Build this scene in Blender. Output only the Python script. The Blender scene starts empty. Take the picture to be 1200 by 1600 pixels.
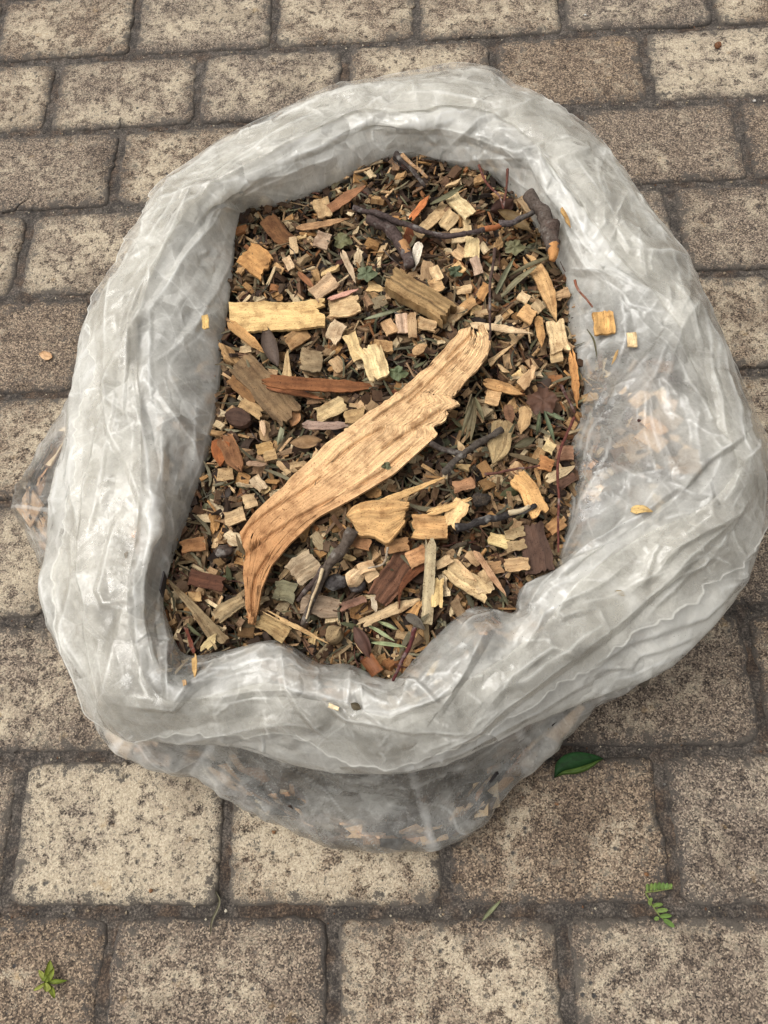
import bpy, math, random
import numpy as np
from mathutils import Matrix, Vector
random.seed(7); RNG = np.random.default_rng(7)
C = bpy.context.scene.collection
S = bpy.context.scene

# ---------------------------------------------------------------- camera, light, exposure
CAM_H = 0.907
FPX = 1200.0                                   # focal length in photo pixels (photo is 1200 x 1600)
PITCH, ROLL, YAW = math.radians(20.888), math.radians(8.001), math.radians(-7.033)
def _axes():
    r0 = np.array([1.0, 0, 0]); u0 = np.array([0, math.cos(PITCH), math.sin(PITCH)])
    f0 = np.array([0, math.sin(PITCH), -math.cos(PITCH)])
    c, s = math.cos(ROLL), math.sin(ROLL)
    r, u = c*r0 - s*u0, s*r0 + c*u0
    cy, sy = math.cos(-YAW), math.sin(-YAW)
    Rz = np.array([[cy, -sy, 0], [sy, cy, 0], [0, 0, 1]])
    return Rz@r, Rz@u, Rz@f0
AR, AU, AF = _axes()
cam = bpy.data.objects.new('camera', bpy.data.cameras.new('camera')); C.objects.link(cam)
cam.data.sensor_fit = 'HORIZONTAL'; cam.data.sensor_width = 36.0; cam.data.lens = FPX/1200*36.0
cam.data.clip_start = 0.01; cam.data.clip_end = 200
M = Matrix(((AR[0], AU[0], -AF[0], 0), (AR[1], AU[1], -AF[1], 0), (AR[2], AU[2], -AF[2], CAM_H), (0, 0, 0, 1)))
cam.matrix_world = M
S.camera = cam

SUN_EL, SUN_AZ = math.radians(62), math.radians(-78)      # azimuth measured from +Y towards +X
w = bpy.data.worlds.new('World'); S.world = w; w.use_nodes = True
wn = w.node_tree; wn.nodes.clear()
sky = wn.nodes.new('ShaderNodeTexSky'); sky.sky_type = 'NISHITA'; sky.sun_disc = False
sky.sun_elevation = SUN_EL; sky.sun_rotation = SUN_AZ
sky.air_density = 1.0; sky.dust_density = 6.0; sky.ozone_density = 1.0
hs = wn.nodes.new('ShaderNodeHueSaturation'); hs.inputs['Saturation'].default_value = 0.04   # a clouded, nearly grey sky
bg = wn.nodes.new('ShaderNodeBackground'); bg.inputs['Strength'].default_value = 0.15
ow = wn.nodes.new('ShaderNodeOutputWorld')
wn.links.new(sky.outputs[0], hs.inputs['Color']); wn.links.new(hs.outputs[0], bg.inputs[0]); wn.links.new(bg.outputs[0], ow.inputs[0])
sl = bpy.data.lights.new('sun', 'SUN'); sl.energy = 1.05; sl.angle = math.radians(40); sl.color = (1.0, 0.94, 0.85)
sun = bpy.data.objects.new('sun', sl); C.objects.link(sun)
sd = Vector((math.sin(SUN_AZ)*math.cos(SUN_EL), math.cos(SUN_AZ)*math.cos(SUN_EL), math.sin(SUN_EL)))
sun.rotation_euler = sd.to_track_quat('Z', 'Y').to_euler()
S.view_settings.view_transform = 'Standard'; S.view_settings.look = 'None'
S.view_settings.exposure = 0.44; S.view_settings.gamma = 1.0; S.view_settings.use_curve_mapping = False
S.render.engine = 'CYCLES'
S.cycles.transparent_max_bounces = 16; S.cycles.max_bounces = 6; S.cycles.transmission_bounces = 4; S.cycles.diffuse_bounces = 4; S.cycles.glossy_bounces = 2
S.cycles.use_denoising = True

# ---------------------------------------------------------------- photo measurements -> places in the scene
def at(px, py, z):
    """world point at height z seen at photo position (px, py); arrays allowed"""
    px = np.asarray(px, float); py = np.asarray(py, float); z = np.asarray(z, float)
    a = (px-600)/FPX; b = (800-py)/FPX
    d = a[..., None]*AR + b[..., None]*AU + AF
    t = (CAM_H-z)/(-d[..., 2])
    P = d*t[..., None]; P[..., 2] += CAM_H
    return P
def pix(P):
    Q = P-np.array([0, 0, CAM_H]); f = Q@AF
    return np.stack([600+FPX*(Q@AR)/f, 800-FPX*(Q@AU)/f], -1)

# ---------------------------------------------------------------- noise
def _h(ix, iy, iz, seed):
    n = (ix*374761393 + iy*668265263 + iz*2147483647 + seed*1274126177) & 0xFFFFFFFF
    n = ((n ^ (n >> 13))*1274126177) & 0xFFFFFFFF
    n = (n ^ (n >> 16))*2246822519 & 0xFFFFFFFF
    return ((n ^ (n >> 15)) & 0xFFFFFF)/float(0xFFFFFF)
def noise(x, y, seed=0):
    """smooth value noise in -1..1"""
    x = np.asarray(x, float); y = np.asarray(y, float)
    ix = np.floor(x).astype(np.int64); iy = np.floor(y).astype(np.int64)
    fx = x-ix; fy = y-iy; fx = fx*fx*(3-2*fx); fy = fy*fy*(3-2*fy)
    z = np.int64(0)
    a = _h(ix, iy, z, seed); b = _h(ix+1, iy, z, seed); c = _h(ix, iy+1, z, seed); d = _h(ix+1, iy+1, z, seed)
    return 2*(a*(1-fx)*(1-fy)+b*fx*(1-fy)+c*(1-fx)*fy+d*fx*fy)-1
def fbm(x, y, seed=0, o=3):
    s = 0; a = 1; t = 0
    for i in range(o):
        s = s+a*noise(x*2**i, y*2**i, seed+i*17); t += a; a *= .5
    return s/t
def tri(x): return 2*np.abs(2*(x-np.floor(x+.5)))-1       # triangle wave: flat facets, sharp creases

# ---------------------------------------------------------------- mesh helpers
def lin(c):
    c = np.asarray(c, float)/255.0
    c = c+(c.mean(-1, keepdims=True)-c)*.14
    return np.where(c <= .04045, c/12.92, ((c+.055)/1.055)**2.4)
def make_mesh(name, V, F, mat=None, smooth=False, col=None, uv=None, att=None):
    """V (n,3); F list/array of faces; col (n,3) per-vertex colour; uv (n,2) per-vertex; att dict name->(n,)"""
    me = bpy.data.meshes.new(name)
    V = np.asarray(V, np.float32)
    if isinstance(F, np.ndarray):
        k = F.shape[1]
        me.vertices.add(len(V)); me.vertices.foreach_set('co', V.ravel())
        me.loops.add(F.size); me.loops.foreach_set('vertex_index', F.astype(np.int32).ravel())
        me.polygons.add(len(F)); me.polygons.foreach_set('loop_start', np.arange(0, F.size, k, dtype=np.int32))
        me.polygons.foreach_set('loop_total', np.full(len(F), k, np.int32))
        me.update(calc_edges=True)
    else:
        me.from_pydata(V.tolist(), [], F); me.update()
    me.polygons.foreach_set('use_smooth', np.full(len(me.polygons), smooth))
    if col is not None:
        a = me.color_attributes.new('tint', 'FLOAT_COLOR', 'POINT')
        c4 = np.ones((len(V), 4), np.float32); c4[:, :3] = col; a.data.foreach_set('color', c4.ravel())
    if uv is not None:
        li = np.empty(len(me.loops), np.int32); me.loops.foreach_get('vertex_index', li)
        u = me.uv_layers.new(name='grain'); u.data.foreach_set('uv', np.asarray(uv, np.float32)[li].ravel())
    for k, v in (att or {}).items():
        a = me.attributes.new(k, 'FLOAT', 'POINT'); a.data.foreach_set('value', np.asarray(v, np.float32))
    if mat: me.materials.append(mat)
    return me
def link(name, me, parent=None, label=None, cat=None, group=None, kind=None):
    o = bpy.data.objects.new(name, me); C.objects.link(o)
    if parent: o.parent = parent
    if label: o['label'] = label
    if cat: o['category'] = cat
    if group: o['group'] = group
    if kind: o['kind'] = kind
    return o
def centre(o):
    """move the origin of a single-mesh thing to its own base point"""
    me = o.data; n = len(me.vertices); v = np.empty(n*3, np.float32); me.vertices.foreach_get('co', v); v = v.reshape(-1, 3)
    c = v.mean(0); c[2] = v[:, 2].min(); v -= c; me.vertices.foreach_set('co', v.ravel()); me.update()
    o.location = c.tolist(); return o
def grid_faces(n, m, wrap=False):
    """n rows, m columns -> quads; wrap joins last row to first"""
    i = np.arange(n if wrap else n-1)[:, None]; j = np.arange(m-1)[None]
    a = i*m+j; b = ((i+1) % n)*m+j
    return np.stack([a, b, b+1, a+1], -1).reshape(-1, 4)

# ---------------------------------------------------------------- materials
class NT:
    def __init__(s, name):
        s.m = bpy.data.materials.new(name); s.m.use_nodes = True; s.t = s.m.node_tree; s.t.nodes.clear()
        s.out = s.n('ShaderNodeOutputMaterial')
    def n(s, typ, **kw):
        x = s.t.nodes.new(typ)
        for k, v in kw.items():
            if k.startswith('i_'):
                k = k[2:]; x.inputs[int(k) if k.isdigit() else k.replace('_', ' ')].default_value = v
            else: setattr(x, k, v)
        return x
    def l(s, a, b): s.t.links.new(a, b)
    def math(s, op, a, b=None, clamp=False):
        x = s.n('ShaderNodeMath', operation=op, use_clamp=clamp)
        for i, v in enumerate((a, b)):
            if v is None: continue
            if hasattr(v, 'links'): s.l(v, x.inputs[i])
            else: x.inputs[i].default_value = v
        return x.outputs[0]
    def mix(s, fac, a, b, mode='MIX'):
        x = s.n('ShaderNodeMix', data_type='RGBA', blend_type=mode)
        for i, v in ((0, fac), (6, a), (7, b)):
            if hasattr(v, 'links'): s.l(v, x.inputs[i])
            else: x.inputs[i].default_value = v if i == 0 else (tuple(v)+(1,))[:4]
        return x.outputs[2]
    def ramp(s, v, pts):
        r = s.n('ShaderNodeValToRGB'); e = r.color_ramp.elements
        while len(e) < len(pts): e.new(.5)
        for i, (p, c) in enumerate(pts):
            e[i].position = p; e[i].color = (c, c, c, 1) if not hasattr(c, '__len__') else (*c, 1)
        s.l(v, r.inputs[0]); return r.outputs[0]
    def noise(s, vec, scale, detail=3, rough=.6, dist=0):
        x = s.n('ShaderNodeTexNoise', i_Scale=scale, i_Detail=detail, i_Roughness=rough, i_Distortion=dist); s.l(vec, x.inputs['Vector']); return x.outputs[0]
    def bump(s, h, strength, dist, nrm=None):
        b = s.n('ShaderNodeBump', i_Strength=strength, i_Distance=dist); s.l(h, b.inputs['Height'])
        if nrm: s.l(nrm, b.inputs['Normal'])
        return b.outputs[0]
    def surf(s, x): s.l(x, s.out.inputs[0])

def mat_wood():
    t = NT('split_wood'); uv = t.n('ShaderNodeUVMap', uv_map='grain').outputs[0]
    col = t.n('ShaderNodeVertexColor', layer_name='tint').outputs[0]
    geo = t.n('ShaderNodeNewGeometry').outputs['Position']
    mp = t.n('ShaderNodeMapping', i_Scale=(1500, 90, 1)); t.l(uv, mp.inputs[0])
    fib = t.noise(mp.outputs[0], 1.0, 4, .65, .3)
    mp2 = t.n('ShaderNodeMapping', i_Scale=(520, 18, 1)); t.l(uv, mp2.inputs[0])
    band = t.noise(mp2.outputs[0], 1.0, 3, .6, .6)
    blot = t.noise(geo, 75, 4, .65)
    speck = t.noise(geo, 750, 2, .5)
    c = t.mix(t.ramp(fib, [(.30, 0.8), (.52, 0.0)]), col, (.52, .44, .36), 'MULTIPLY')
    c = t.mix(t.ramp(band, [(.56, 0.0), (.74, 0.45)]), c, (.66, .54, .44), 'MULTIPLY')
    c = t.mix(t.ramp(blot, [(.48, 0.0), (.68, 0.85)]), c, (.50, .42, .36), 'MULTIPLY')
    c = t.mix(t.ramp(blot, [(.28, 0.8), (.45, 0.0)]), c, (1.28, 1.25, 1.2), 'MULTIPLY')
    c = t.mix(t.ramp(speck, [(.63, 0.0), (.69, 0.85)]), c, (.22, .14, .09), 'MULTIPLY')
    h = t.math('ADD', fib, t.math('MULTIPLY', band, .8))
    nb = t.bump(h, .6, .0009)
    p = t.n('ShaderNodeBsdfPrincipled', i_Roughness=.78); p.inputs['Specular IOR Level'].default_value = .25
    t.l(c, p.inputs['Base Color']); t.l(nb, p.inputs['Normal']); t.surf(p.outputs[0]); return t.m
def mat_bark():
    t = NT('bark_and_twig'); col = t.n('ShaderNodeVertexColor', layer_name='tint').outputs[0]
    geo = t.n('ShaderNodeNewGeometry').outputs['Position']
    a = t.noise(geo, 330, 5, .7); b = t.noise(geo, 90, 3, .6)
    c = t.mix(t.ramp(a, [(.38, 0.8), (.55, 0.0)]), col, (.3, .24, .2), 'MULTIPLY')
    c = t.mix(t.ramp(b, [(.55, 0.0), (.75, 0.45)]), c, (.42, .40, .36))
    nb = t.bump(a, .8, .0015)
    p = t.n('ShaderNodeBsdfPrincipled', i_Roughness=.8); p.inputs['Specular IOR Level'].default_value = .3
    t.l(c, p.inputs['Base Color']); t.l(nb, p.inputs['Normal']); t.surf(p.outputs[0]); return t.m
def mat_leaf():
    t = NT('leaf'); col = t.n('ShaderNodeVertexColor', layer_name='tint').outputs[0]
    geo = t.n('ShaderNodeNewGeometry').outputs['Position']
    uv = t.n('ShaderNodeUVMap', uv_map='grain').outputs[0]
    mp = t.n('ShaderNodeMapping', i_Scale=(900, 160, 1)); t.l(uv, mp.inputs[0])
    v = t.noise(mp.outputs[0], 1, 3, .6); b = t.noise(geo, 160, 4, .65)
    c = t.mix(t.ramp(b, [(.5, 0.0), (.7, 0.7)]), col, (.5, .38, .25), 'MULTIPLY')
    c = t.mix(t.ramp(v, [(.35, 0.4), (.55, 0.0)]), c, (.55, .5, .4), 'MULTIPLY')
    nb = t.bump(v, .5, .0006)
    p = t.n('ShaderNodeBsdfPrincipled', i_Roughness=.62); p.inputs['Specular IOR Level'].default_value = .3
    t.l(c, p.inputs['Base Color']); t.l(nb, p.inputs['Normal'])
    tr = t.n('ShaderNodeBsdfTranslucent'); t.l(c, tr.inputs[0])
    mx = t.n('ShaderNodeMixShader', i_0=.18); t.l(p.outputs[0], mx.inputs[1]); t.l(tr.outputs[0], mx.inputs[2])
    t.surf(mx.outputs[0]); return t.m
def mat_soil(name='dark_mulch_soil', k=1.0):
    t = NT(name); geo = t.n('ShaderNodeNewGeometry').outputs['Position']
    a = t.noise(geo, 260, 5, .7)
    c = t.ramp(a, [(.3, (.012*k, .009*k, .007*k)), (.5, (.035*k, .024*k, .016*k)), (.75, (.10*k, .07*k, .045*k))])
    p = t.n('ShaderNodeBsdfPrincipled', i_Roughness=.95); t.l(c, p.inputs['Base Color'])
    t.l(t.bump(a, 1, .004), p.inputs['Normal']); t.surf(p.outputs[0]); return t.m
def mat_stone():
    t = NT('weathered_concrete_paver'); col = t.n('ShaderNodeVertexColor', layer_name='tint').outputs[0]
    sp = t.n('ShaderNodeSeparateColor'); t.l(col, sp.inputs[0])
    cream, warm, edge = sp.outputs[0], sp.outputs[1], sp.outputs[2]
    geo = t.n('ShaderNodeNewGeometry').outputs['Position']
    big = t.noise(geo, 14, 5, .62); mid = t.noise(geo, 62, 5, .7); grain = t.noise(geo, 520, 3, .8)
    vor = t.n('ShaderNodeTexVoronoi', i_Scale=640.0); t.l(geo, vor.inputs['Vector'])
    vs = t.n('ShaderNodeSeparateColor'); t.l(vor.outputs['Color'], vs.inputs[0])
    pit = t.n('ShaderNodeTexVoronoi', i_Scale=75.0); t.l(geo, pit.inputs['Vector'])
    # aggregate grains of several tones
    base = t.ramp(vs.outputs[0], [(.0, (.036, .030, .026)), (.25, (.098, .078, .062)), (.62, (.195, .152, .118)), (1., (.42, .345, .26))])
    base = t.mix(warm, base, (1.0, .90, .78), 'MULTIPLY')
    # pale cement skin that survives in patches
    f = t.math('ADD', t.math('MULTIPLY', big, .9), t.math('MULTIPLY', mid, 1.1))
    f = t.math('ADD', f, t.math('MULTIPLY', grain, .9))
    f = t.math('ADD', f, t.math('MULTIPLY', cream, .45))
    skin = t.ramp(t.math('SUBTRACT', f, 1.655), [(.0, 0.0), (.17, 1.0)])
    sk = t.mix(vs.outputs[1], (.38, .31, .215), (.64, .545, .40))
    c = t.mix(t.math('MULTIPLY', skin, .82), base, sk)
    # grime in hollows
    g = t.math('ADD', t.math('MULTIPLY', mid, 1.0), t.math('MULTIPLY', grain, .5))
    c = t.mix(t.ramp(g, [(.56, 0.95), (.72, 0.0)]), c, (.34, .32, .31), 'MULTIPLY')
    c = t.mix(t.ramp(t.noise(geo, 9, 4, .65), [(.52, 0.0), (.66, .6)]), c, (.50, .47, .46), 'MULTIPLY')
    rust = t.noise(geo, 33, 3, .6)
    c = t.mix(t.ramp(rust, [(.66, 0.0), (.78, .5)]), c, (.36, .22, .08))
    pits = t.ramp(pit.outputs['Distance'], [(.10, 1.0), (.22, 0.0)])
    pits = t.math('MULTIPLY', pits, t.ramp(big, [(.45, 0.0), (.62, 0.9)]))
    c = t.mix(pits, c, (.035, .035, .037))
    # dirty worn arris: edge attribute 0 on the face, 1 at the rim
    e = t.math('ADD', edge, t.math('MULTIPLY', t.math('SUBTRACT', mid, .5), 3.0)); e = t.math('ADD', e, t.math('MULTIPLY', t.math('SUBTRACT', grain, .5), 1.6))
    c = t.mix(t.ramp(e, [(.34, 0.0), (.62, 0.9)]), c, (.058, .050, .044))
    h = t.math('ADD', t.math('MULTIPLY', grain, .8), t.math('MULTIPLY', vs.outputs[0], .5))
    h = t.math('ADD', h, t.math('MULTIPLY', mid, 1.6)); h = t.math('SUBTRACT', h, pits)
    p = t.n('ShaderNodeBsdfPrincipled', i_Roughness=.85); p.inputs['Specular IOR Level'].default_value = .3
    t.l(c, p.inputs['Base Color']); t.l(t.bump(h, .85, .0022), p.inputs['Normal']); t.surf(p.outputs[0]); return t.m
def mat_joint():
    t = NT('sandy_joint'); geo = t.n('ShaderNodeNewGeometry').outputs['Position']
    a = t.noise(geo, 420, 4, .75); b = t.noise(geo, 22, 3, .6)
    c = t.ramp(a, [(.28, (.016, .014, .012)), (.5, (.082, .068, .056)), (.72, (.30, .25, .20))])
    c = t.mix(t.ramp(b, [(.5, 0.0), (.64, .8)]), c, (.95, .72, .55), 'MULTIPLY')
    c = t.mix(t.ramp(t.noise(geo, 60, 4, .7), [(.42, 0.0), (.58, .85)]), c, (.38, .37, .37), 'MULTIPLY')
    p = t.n('ShaderNodeBsdfPrincipled', i_Roughness=.95); t.l(c, p.inputs['Base Color'])
    t.l(t.bump(a, 1, .003), p.inputs['Normal']); t.surf(p.outputs[0]); return t.m
def mat_film():
    """milky polyethylene: 'film' = how many plies lie together (0..1), 'fold' = stress-whitened creases"""
    t = NT('milky_polythene_film'); film = t.n('ShaderNodeAttribute', attribute_name='film').outputs['Fac']
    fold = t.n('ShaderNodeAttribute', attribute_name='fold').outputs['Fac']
    geo = t.n('ShaderNodeNewGeometry').outputs['Position']
    haze = t.noise(geo, 26, 5, .65, .8); fine = t.noise(geo, 210, 4, .6, 1.5); drop = t.noise(geo, 900, 1, .5)
    warp = t.n('ShaderNodeTexNoise', i_Scale=9.0, i_Detail=2.0); t.l(geo, warp.inputs['Vector'])
    wv = t.n('ShaderNodeVectorMath', operation='MULTIPLY_ADD'); t.l(warp.outputs['Color'], wv.inputs[0]); wv.inputs[1].default_value = (.07, .07, .07); t.l(geo, wv.inputs[2])
    def facets(scale, vec):
        v = t.n('ShaderNodeTexVoronoi', i_Scale=scale); t.l(vec, v.inputs['Vector'])
        df = t.n('ShaderNodeVectorMath', operation='SUBTRACT'); t.l(vec, df.inputs[0]); t.l(v.outputs['Position'], df.inputs[1])
        ce = t.n('ShaderNodeVectorMath', operation='SUBTRACT'); t.l(v.outputs['Color'], ce.inputs[0]); ce.inputs[1].default_value = (.5, .5, .5)
        dt = t.n('ShaderNodeVectorMath', operation='DOT_PRODUCT'); t.l(df.outputs[0], dt.inputs[0]); t.l(ce.outputs[0], dt.inputs[1])
        ve = t.n('ShaderNodeTexVoronoi', feature='DISTANCE_TO_EDGE', i_Scale=scale); t.l(vec, ve.inputs['Vector'])
        return dt.outputs['Value'], ve.outputs['Distance']
    fa, ea = facets(24.0, wv.outputs[0]); fb_, eb_ = facets(70.0, wv.outputs[0])
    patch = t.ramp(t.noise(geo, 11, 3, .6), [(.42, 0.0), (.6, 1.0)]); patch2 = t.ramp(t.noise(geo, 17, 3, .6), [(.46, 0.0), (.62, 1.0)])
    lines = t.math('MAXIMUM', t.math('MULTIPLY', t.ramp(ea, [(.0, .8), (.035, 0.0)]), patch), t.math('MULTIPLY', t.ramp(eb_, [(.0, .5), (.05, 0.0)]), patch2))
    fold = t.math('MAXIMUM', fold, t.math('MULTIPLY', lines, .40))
    facet = t.math('ADD', t.math('MULTIPLY', fa, patch), t.math('MULTIPLY', t.math('MULTIPLY', fb_, .6), patch2))
    cl = t.mix(t.ramp(haze, [(.35, 0.0), (.7, 1.0)]), (.775, .752, .678), (.83, .812, .750))
    cl = t.mix(t.math('MULTIPLY', fold, .7), cl, (.93, .925, .89))  # crease highlights painted into the film colour
    dirt = t.noise(geo, 620, 1, .5)
    cl = t.mix(t.ramp(dirt, [(.765, 0.0), (.79, .8)]), cl, (.10, .08, .06))
    nb = t.bump(fine, .22, .0010); nb2 = t.bump(haze, .3, .004, nb); nb2 = t.bump(facet, .55, 1.0, nb2)
    d = t.n('ShaderNodeBsdfDiffuse'); t.l(cl, d.inputs[0]); t.l(nb2, d.inputs['Normal'])
    tr = t.n('ShaderNodeBsdfTranslucent'); t.l(cl, tr.inputs[0]); t.l(nb2, tr.inputs['Normal'])
    m1 = t.n('ShaderNodeMixShader', i_0=.46); t.l(d.outputs[0], m1.inputs[1]); t.l(tr.outputs[0], m1.inputs[2])
    tp = t.n('ShaderNodeBsdfTransparent', i_Color=(.95, .935, .91, 1))
    op = t.math('ADD', film, t.math('MULTIPLY', t.math('SUBTRACT', t.noise(geo, 15, 4, .6, .5), .5), 1.15))
    op = t.math('ADD', op, t.math('MULTIPLY', t.math('SUBTRACT', haze, .5), .5))
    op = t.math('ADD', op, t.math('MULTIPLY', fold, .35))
    op = t.math('ADD', op, t.math('MULTIPLY', t.math('SUBTRACT', fine, .5), .25))
    op = t.math('MINIMUM', t.math('MAXIMUM', op, .12), .97)
    m2 = t.n('ShaderNodeMixShader'); t.l(op, m2.inputs[0]); t.l(tp.outputs[0], m2.inputs[1]); t.l(m1.outputs[0], m2.inputs[2])
    gl = t.n('ShaderNodeBsdfGlossy', i_Roughness=.17, i_Color=(1, 1, 1, 1)); t.l(nb2, gl.inputs['Normal'])
    fr = t.n('ShaderNodeFresnel', i_IOR=1.5); t.l(nb2, fr.inputs['Normal'])
    fac = t.math('MULTIPLY', fr.outputs[0], t.ramp(drop, [(.45, .45), (.8, 1.4)]), True)
    m3 = t.n('ShaderNodeMixShader'); t.l(fac, m3.inputs[0]); t.l(m2.outputs[0], m3.inputs[1]); t.l(gl.outputs[0], m3.inputs[2])
    t.surf(m3.outputs[0]); return t.m
WOOD, BARK, LEAF, SOIL, STONE, JOINT, FILM = mat_wood(), mat_bark(), mat_leaf(), mat_soil(), mat_stone(), mat_joint(), mat_film()

# ---------------------------------------------------------------- pavement
SW, SH = .2645309*CAM_H, .1756604*CAM_H                    # 0.24 x 0.16 m pitch, half bond
Y0 = 1.2864520*CAM_H; X0 = -.5065*CAM_H
pave = bpy.data.objects.new('pavement', None); C.objects.link(pave); pave['kind'] = 'structure'
gx = np.concatenate([[-60, -20, -6], np.linspace(-1.3, 1.5, 401), [6, 20, 60]])
gy = np.concatenate([[-60, -20, -6], np.linspace(-.8, 2.0, 401), [6, 20, 60]])
GX, GY = np.meshgrid(gx, gy, indexing='ij')
GZ = -.0042+.0016*fbm(GX*70, GY*70, 5, 2)+.0016*noise(GX*9, GY*9, 9)
link('joint_sand', make_mesh('joint_sand', np.stack([GX, GY, GZ], -1).reshape(-1, 3), grid_faces(len(gx), len(gy)), JOINT, True), pave)
def rounded_outline(a, b, r, n):
    """n points of a rounded rectangle of half-size a, b"""
    th = np.linspace(0, 2*np.pi, n, endpoint=False)+np.pi/n
    c, s = np.cos(th), np.sin(th); e = 14.0
    k = (np.abs(c/a)**e+np.abs(s/b)**e)**(-1/e)
    return np.stack([c*k, s*k], -1)
CREAM = {}
def cream_of(row, col): return CREAM.get((row, col), None)
def stone(row, col, cx, cy):
    a, b = SW/2-.0050+RNG.uniform(-.0012, .0012), SH/2-.0050+RNG.uniform(-.001, .001)
    n = 200; o = rounded_outline(a, b, .01, n)
    s1 = int(RNG.integers(1, 1e6))
    wob = 1+.022*noise(o[:, 0]*50+cx*50, o[:, 1]*50+cy*50, s1)+.016*noise(o[:, 0]*170, o[:, 1]*170, s1+1)
    o = o*wob[:, None]
    o = o-np.sign(o)*(.0011*np.stack([noise(o[:, 0]*420+cx*99, o[:, 1]*420, s1+2), noise(o[:, 0]*420, o[:, 1]*420+cx*99, s1+3)], -1))
    ang = RNG.normal(0, .007); ca, sa = math.cos(ang), math.sin(ang)
    o = np.stack([o[:, 0]*ca-o[:, 1]*sa, o[:, 0]*sa+o[:, 1]*ca], -1)
    inset = [0, 0, .0016, .0042, .010, .020, None, None]
    zs = [-.045, -.0058, -.0025, -.0008, 0, .0002, .0003, .0003]
    ed = [1, 1, .75, .52, .36, .16, 0, 0]
    rings = []; E = []
    L = np.linalg.norm(o, axis=1, keepdims=True)
    for ri, (i, z, e) in enumerate(zip(inset, zs, ed)):
        if i is None:
            q = rings[5][:, :2]*(.62 if ri == 6 else .3); rings.append(np.column_stack([q, z+0*q[:, 0]])); E.append(np.full(n, e)); continue
        # inset towards the long axis so the rings keep their shape
        q = np.stack([np.sign(o[:, 0])*np.maximum(np.abs(o[:, 0])-i*min(1, 1), 0), np.sign(o[:, 1])*np.maximum(np.abs(o[:, 1])-i, 0)], -1)
        zz = z+(.0011*noise((q[:, 0]+cx)*110, (q[:, 1]+cy)*110, 3) if z > -.01 else 0)+np.zeros(n)
        rings.append(np.column_stack([q, zz])); E.append(np.full(n, e))
    V = np.concatenate(rings+[np.array([[0, 0, .0003]])]); E = np.concatenate(E+[[0]])
    m = len(inset); F = []
    for r in range(m-1):
        for i in range(n):
            j = (i+1) % n; F.append([r*n+i, r*n+j, (r+1)*n+j, (r+1)*n+i])
    for i in range(n): F.append([(m-1)*n+i, (m-1)*n+(i+1) % n, m*n])
    cr = cream_of(row, col)
    if cr is None: cr = RNG.uniform(.25, .75)
    wm = RNG.uniform(0, .8)
    colr = np.column_stack([np.full(len(V), cr), np.full(len(V), wm), E])
    # a slight settling of each stone
    V[:, 2] += RNG.normal(0, .0005)+V[:, 0]*RNG.normal(0, .004)+V[:, 1]*RNG.normal(0, .006)
    ob = link('paving_stone', make_mesh('paving_stone', V, F, STONE, True, colr), pave)
    ob.location = (cx, cy, 0)
# cream amount read off the photograph (row 0 is the top row; columns run left to right)
for k, v in {(0, 0): .55, (0, 1): .6, (0, 2): .62, (0, 3): .6, (0, 4): .5, (1, 0): .6, (1, 1): .5, (1, 2): .55, (1, 3): .6, (1, 4): .25, (1, 5): .75,
             (2, 0): .4, (2, 1): .55, (2, 4): .22, (2, 5): .2, (3, 0): .65, (3, 1): .6, (3, 5): .4, (3, 6): .6, (4, 0): .25, (4, 5): .3,
             (5, 0): .7, (5, 1): .6, (5, 6): .35, (6, 0): .75, (6, 5): .3, (7, 0): .45, (7, 1): .5, (7, 4): .35, (7, 5): .4, (8, 0): .5,
             (8, 1): .85, (8, 2): .8, (8, 3): .3, (8, 4): .35, (9, 0): .6, (9, 1): .25, (9, 2): .35, (9, 3): .6}.items(): CREAM[k] = v
for r in range(-3, 13):
    ph = 0 if r % 2 == 0 else .5
    cy = Y0-(r-.5)*SH
    for c in range(-4, 10):
        cx = X0+(c-.5-ph)*SW+SW*0
        p = pix(np.array([cx, cy, 0.]))
        if -420 < p[0] < 1620 and -420 < p[1] < 2050:
            stone(r, c, cx+(.004 if r in (2,) else 0), cy)

def scatter_grit():
    n = 4200; X = RNG.uniform(-.75, .85, n); Y = RNG.uniform(-.25, 1.35, n); sz = RNG.uniform(.0005, .0017, n)
    k = RNG.integers(0, 2, n).astype(bool)                       # half of it collects in the bed joints
    row = np.round((Y0-Y)/SH); Y = np.where(k, Y0-row*SH+RNG.normal(0, .003, n), Y); Z = np.where(k, -.002, .0006)
    p = pix(np.stack([X, Y, Z], -1)); ok = (p[:, 0] > -60) & (p[:, 0] < 1260) & (p[:, 1] > -60) & (p[:, 1] < 1660); ok &= k | (RNG.random(n) < .35)
    X, Y, Z, sz = X[ok], Y[ok], Z[ok], sz[ok]; n = len(X)
    o8 = np.array([[1, 0, 0], [0, 1, 0], [-1, 0, 0], [0, -1, 0], [0, 0, .8], [0, 0, -.8]], float); f8 = [[0, 1, 4], [1, 2, 4], [2, 3, 4], [3, 0, 4], [1, 0, 5], [2, 1, 5], [3, 2, 5], [0, 3, 5]]
    V = np.stack([X, Y, Z], -1)[:, None]+o8[None]*sz[:, None, None]*RNG.uniform(.5, 1.5, (n, 6, 1))
    F = (np.array(f8)[None]+6*np.arange(n)[:, None, None]).reshape(-1, 3)
    pal = np.array([(120, 104, 84), (74, 66, 58), (160, 142, 112), (60, 54, 50), (190, 178, 152), (110, 74, 48), (92, 84, 76)])
    col = np.repeat(lin(pal[RNG.integers(0, 7, n)]), 6, 0)
    link('joint_grit', make_mesh('joint_grit', V.reshape(-1, 3), F, BARK, False, col), pave, None, None, None, 'stuff')
scatter_grit()

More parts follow.
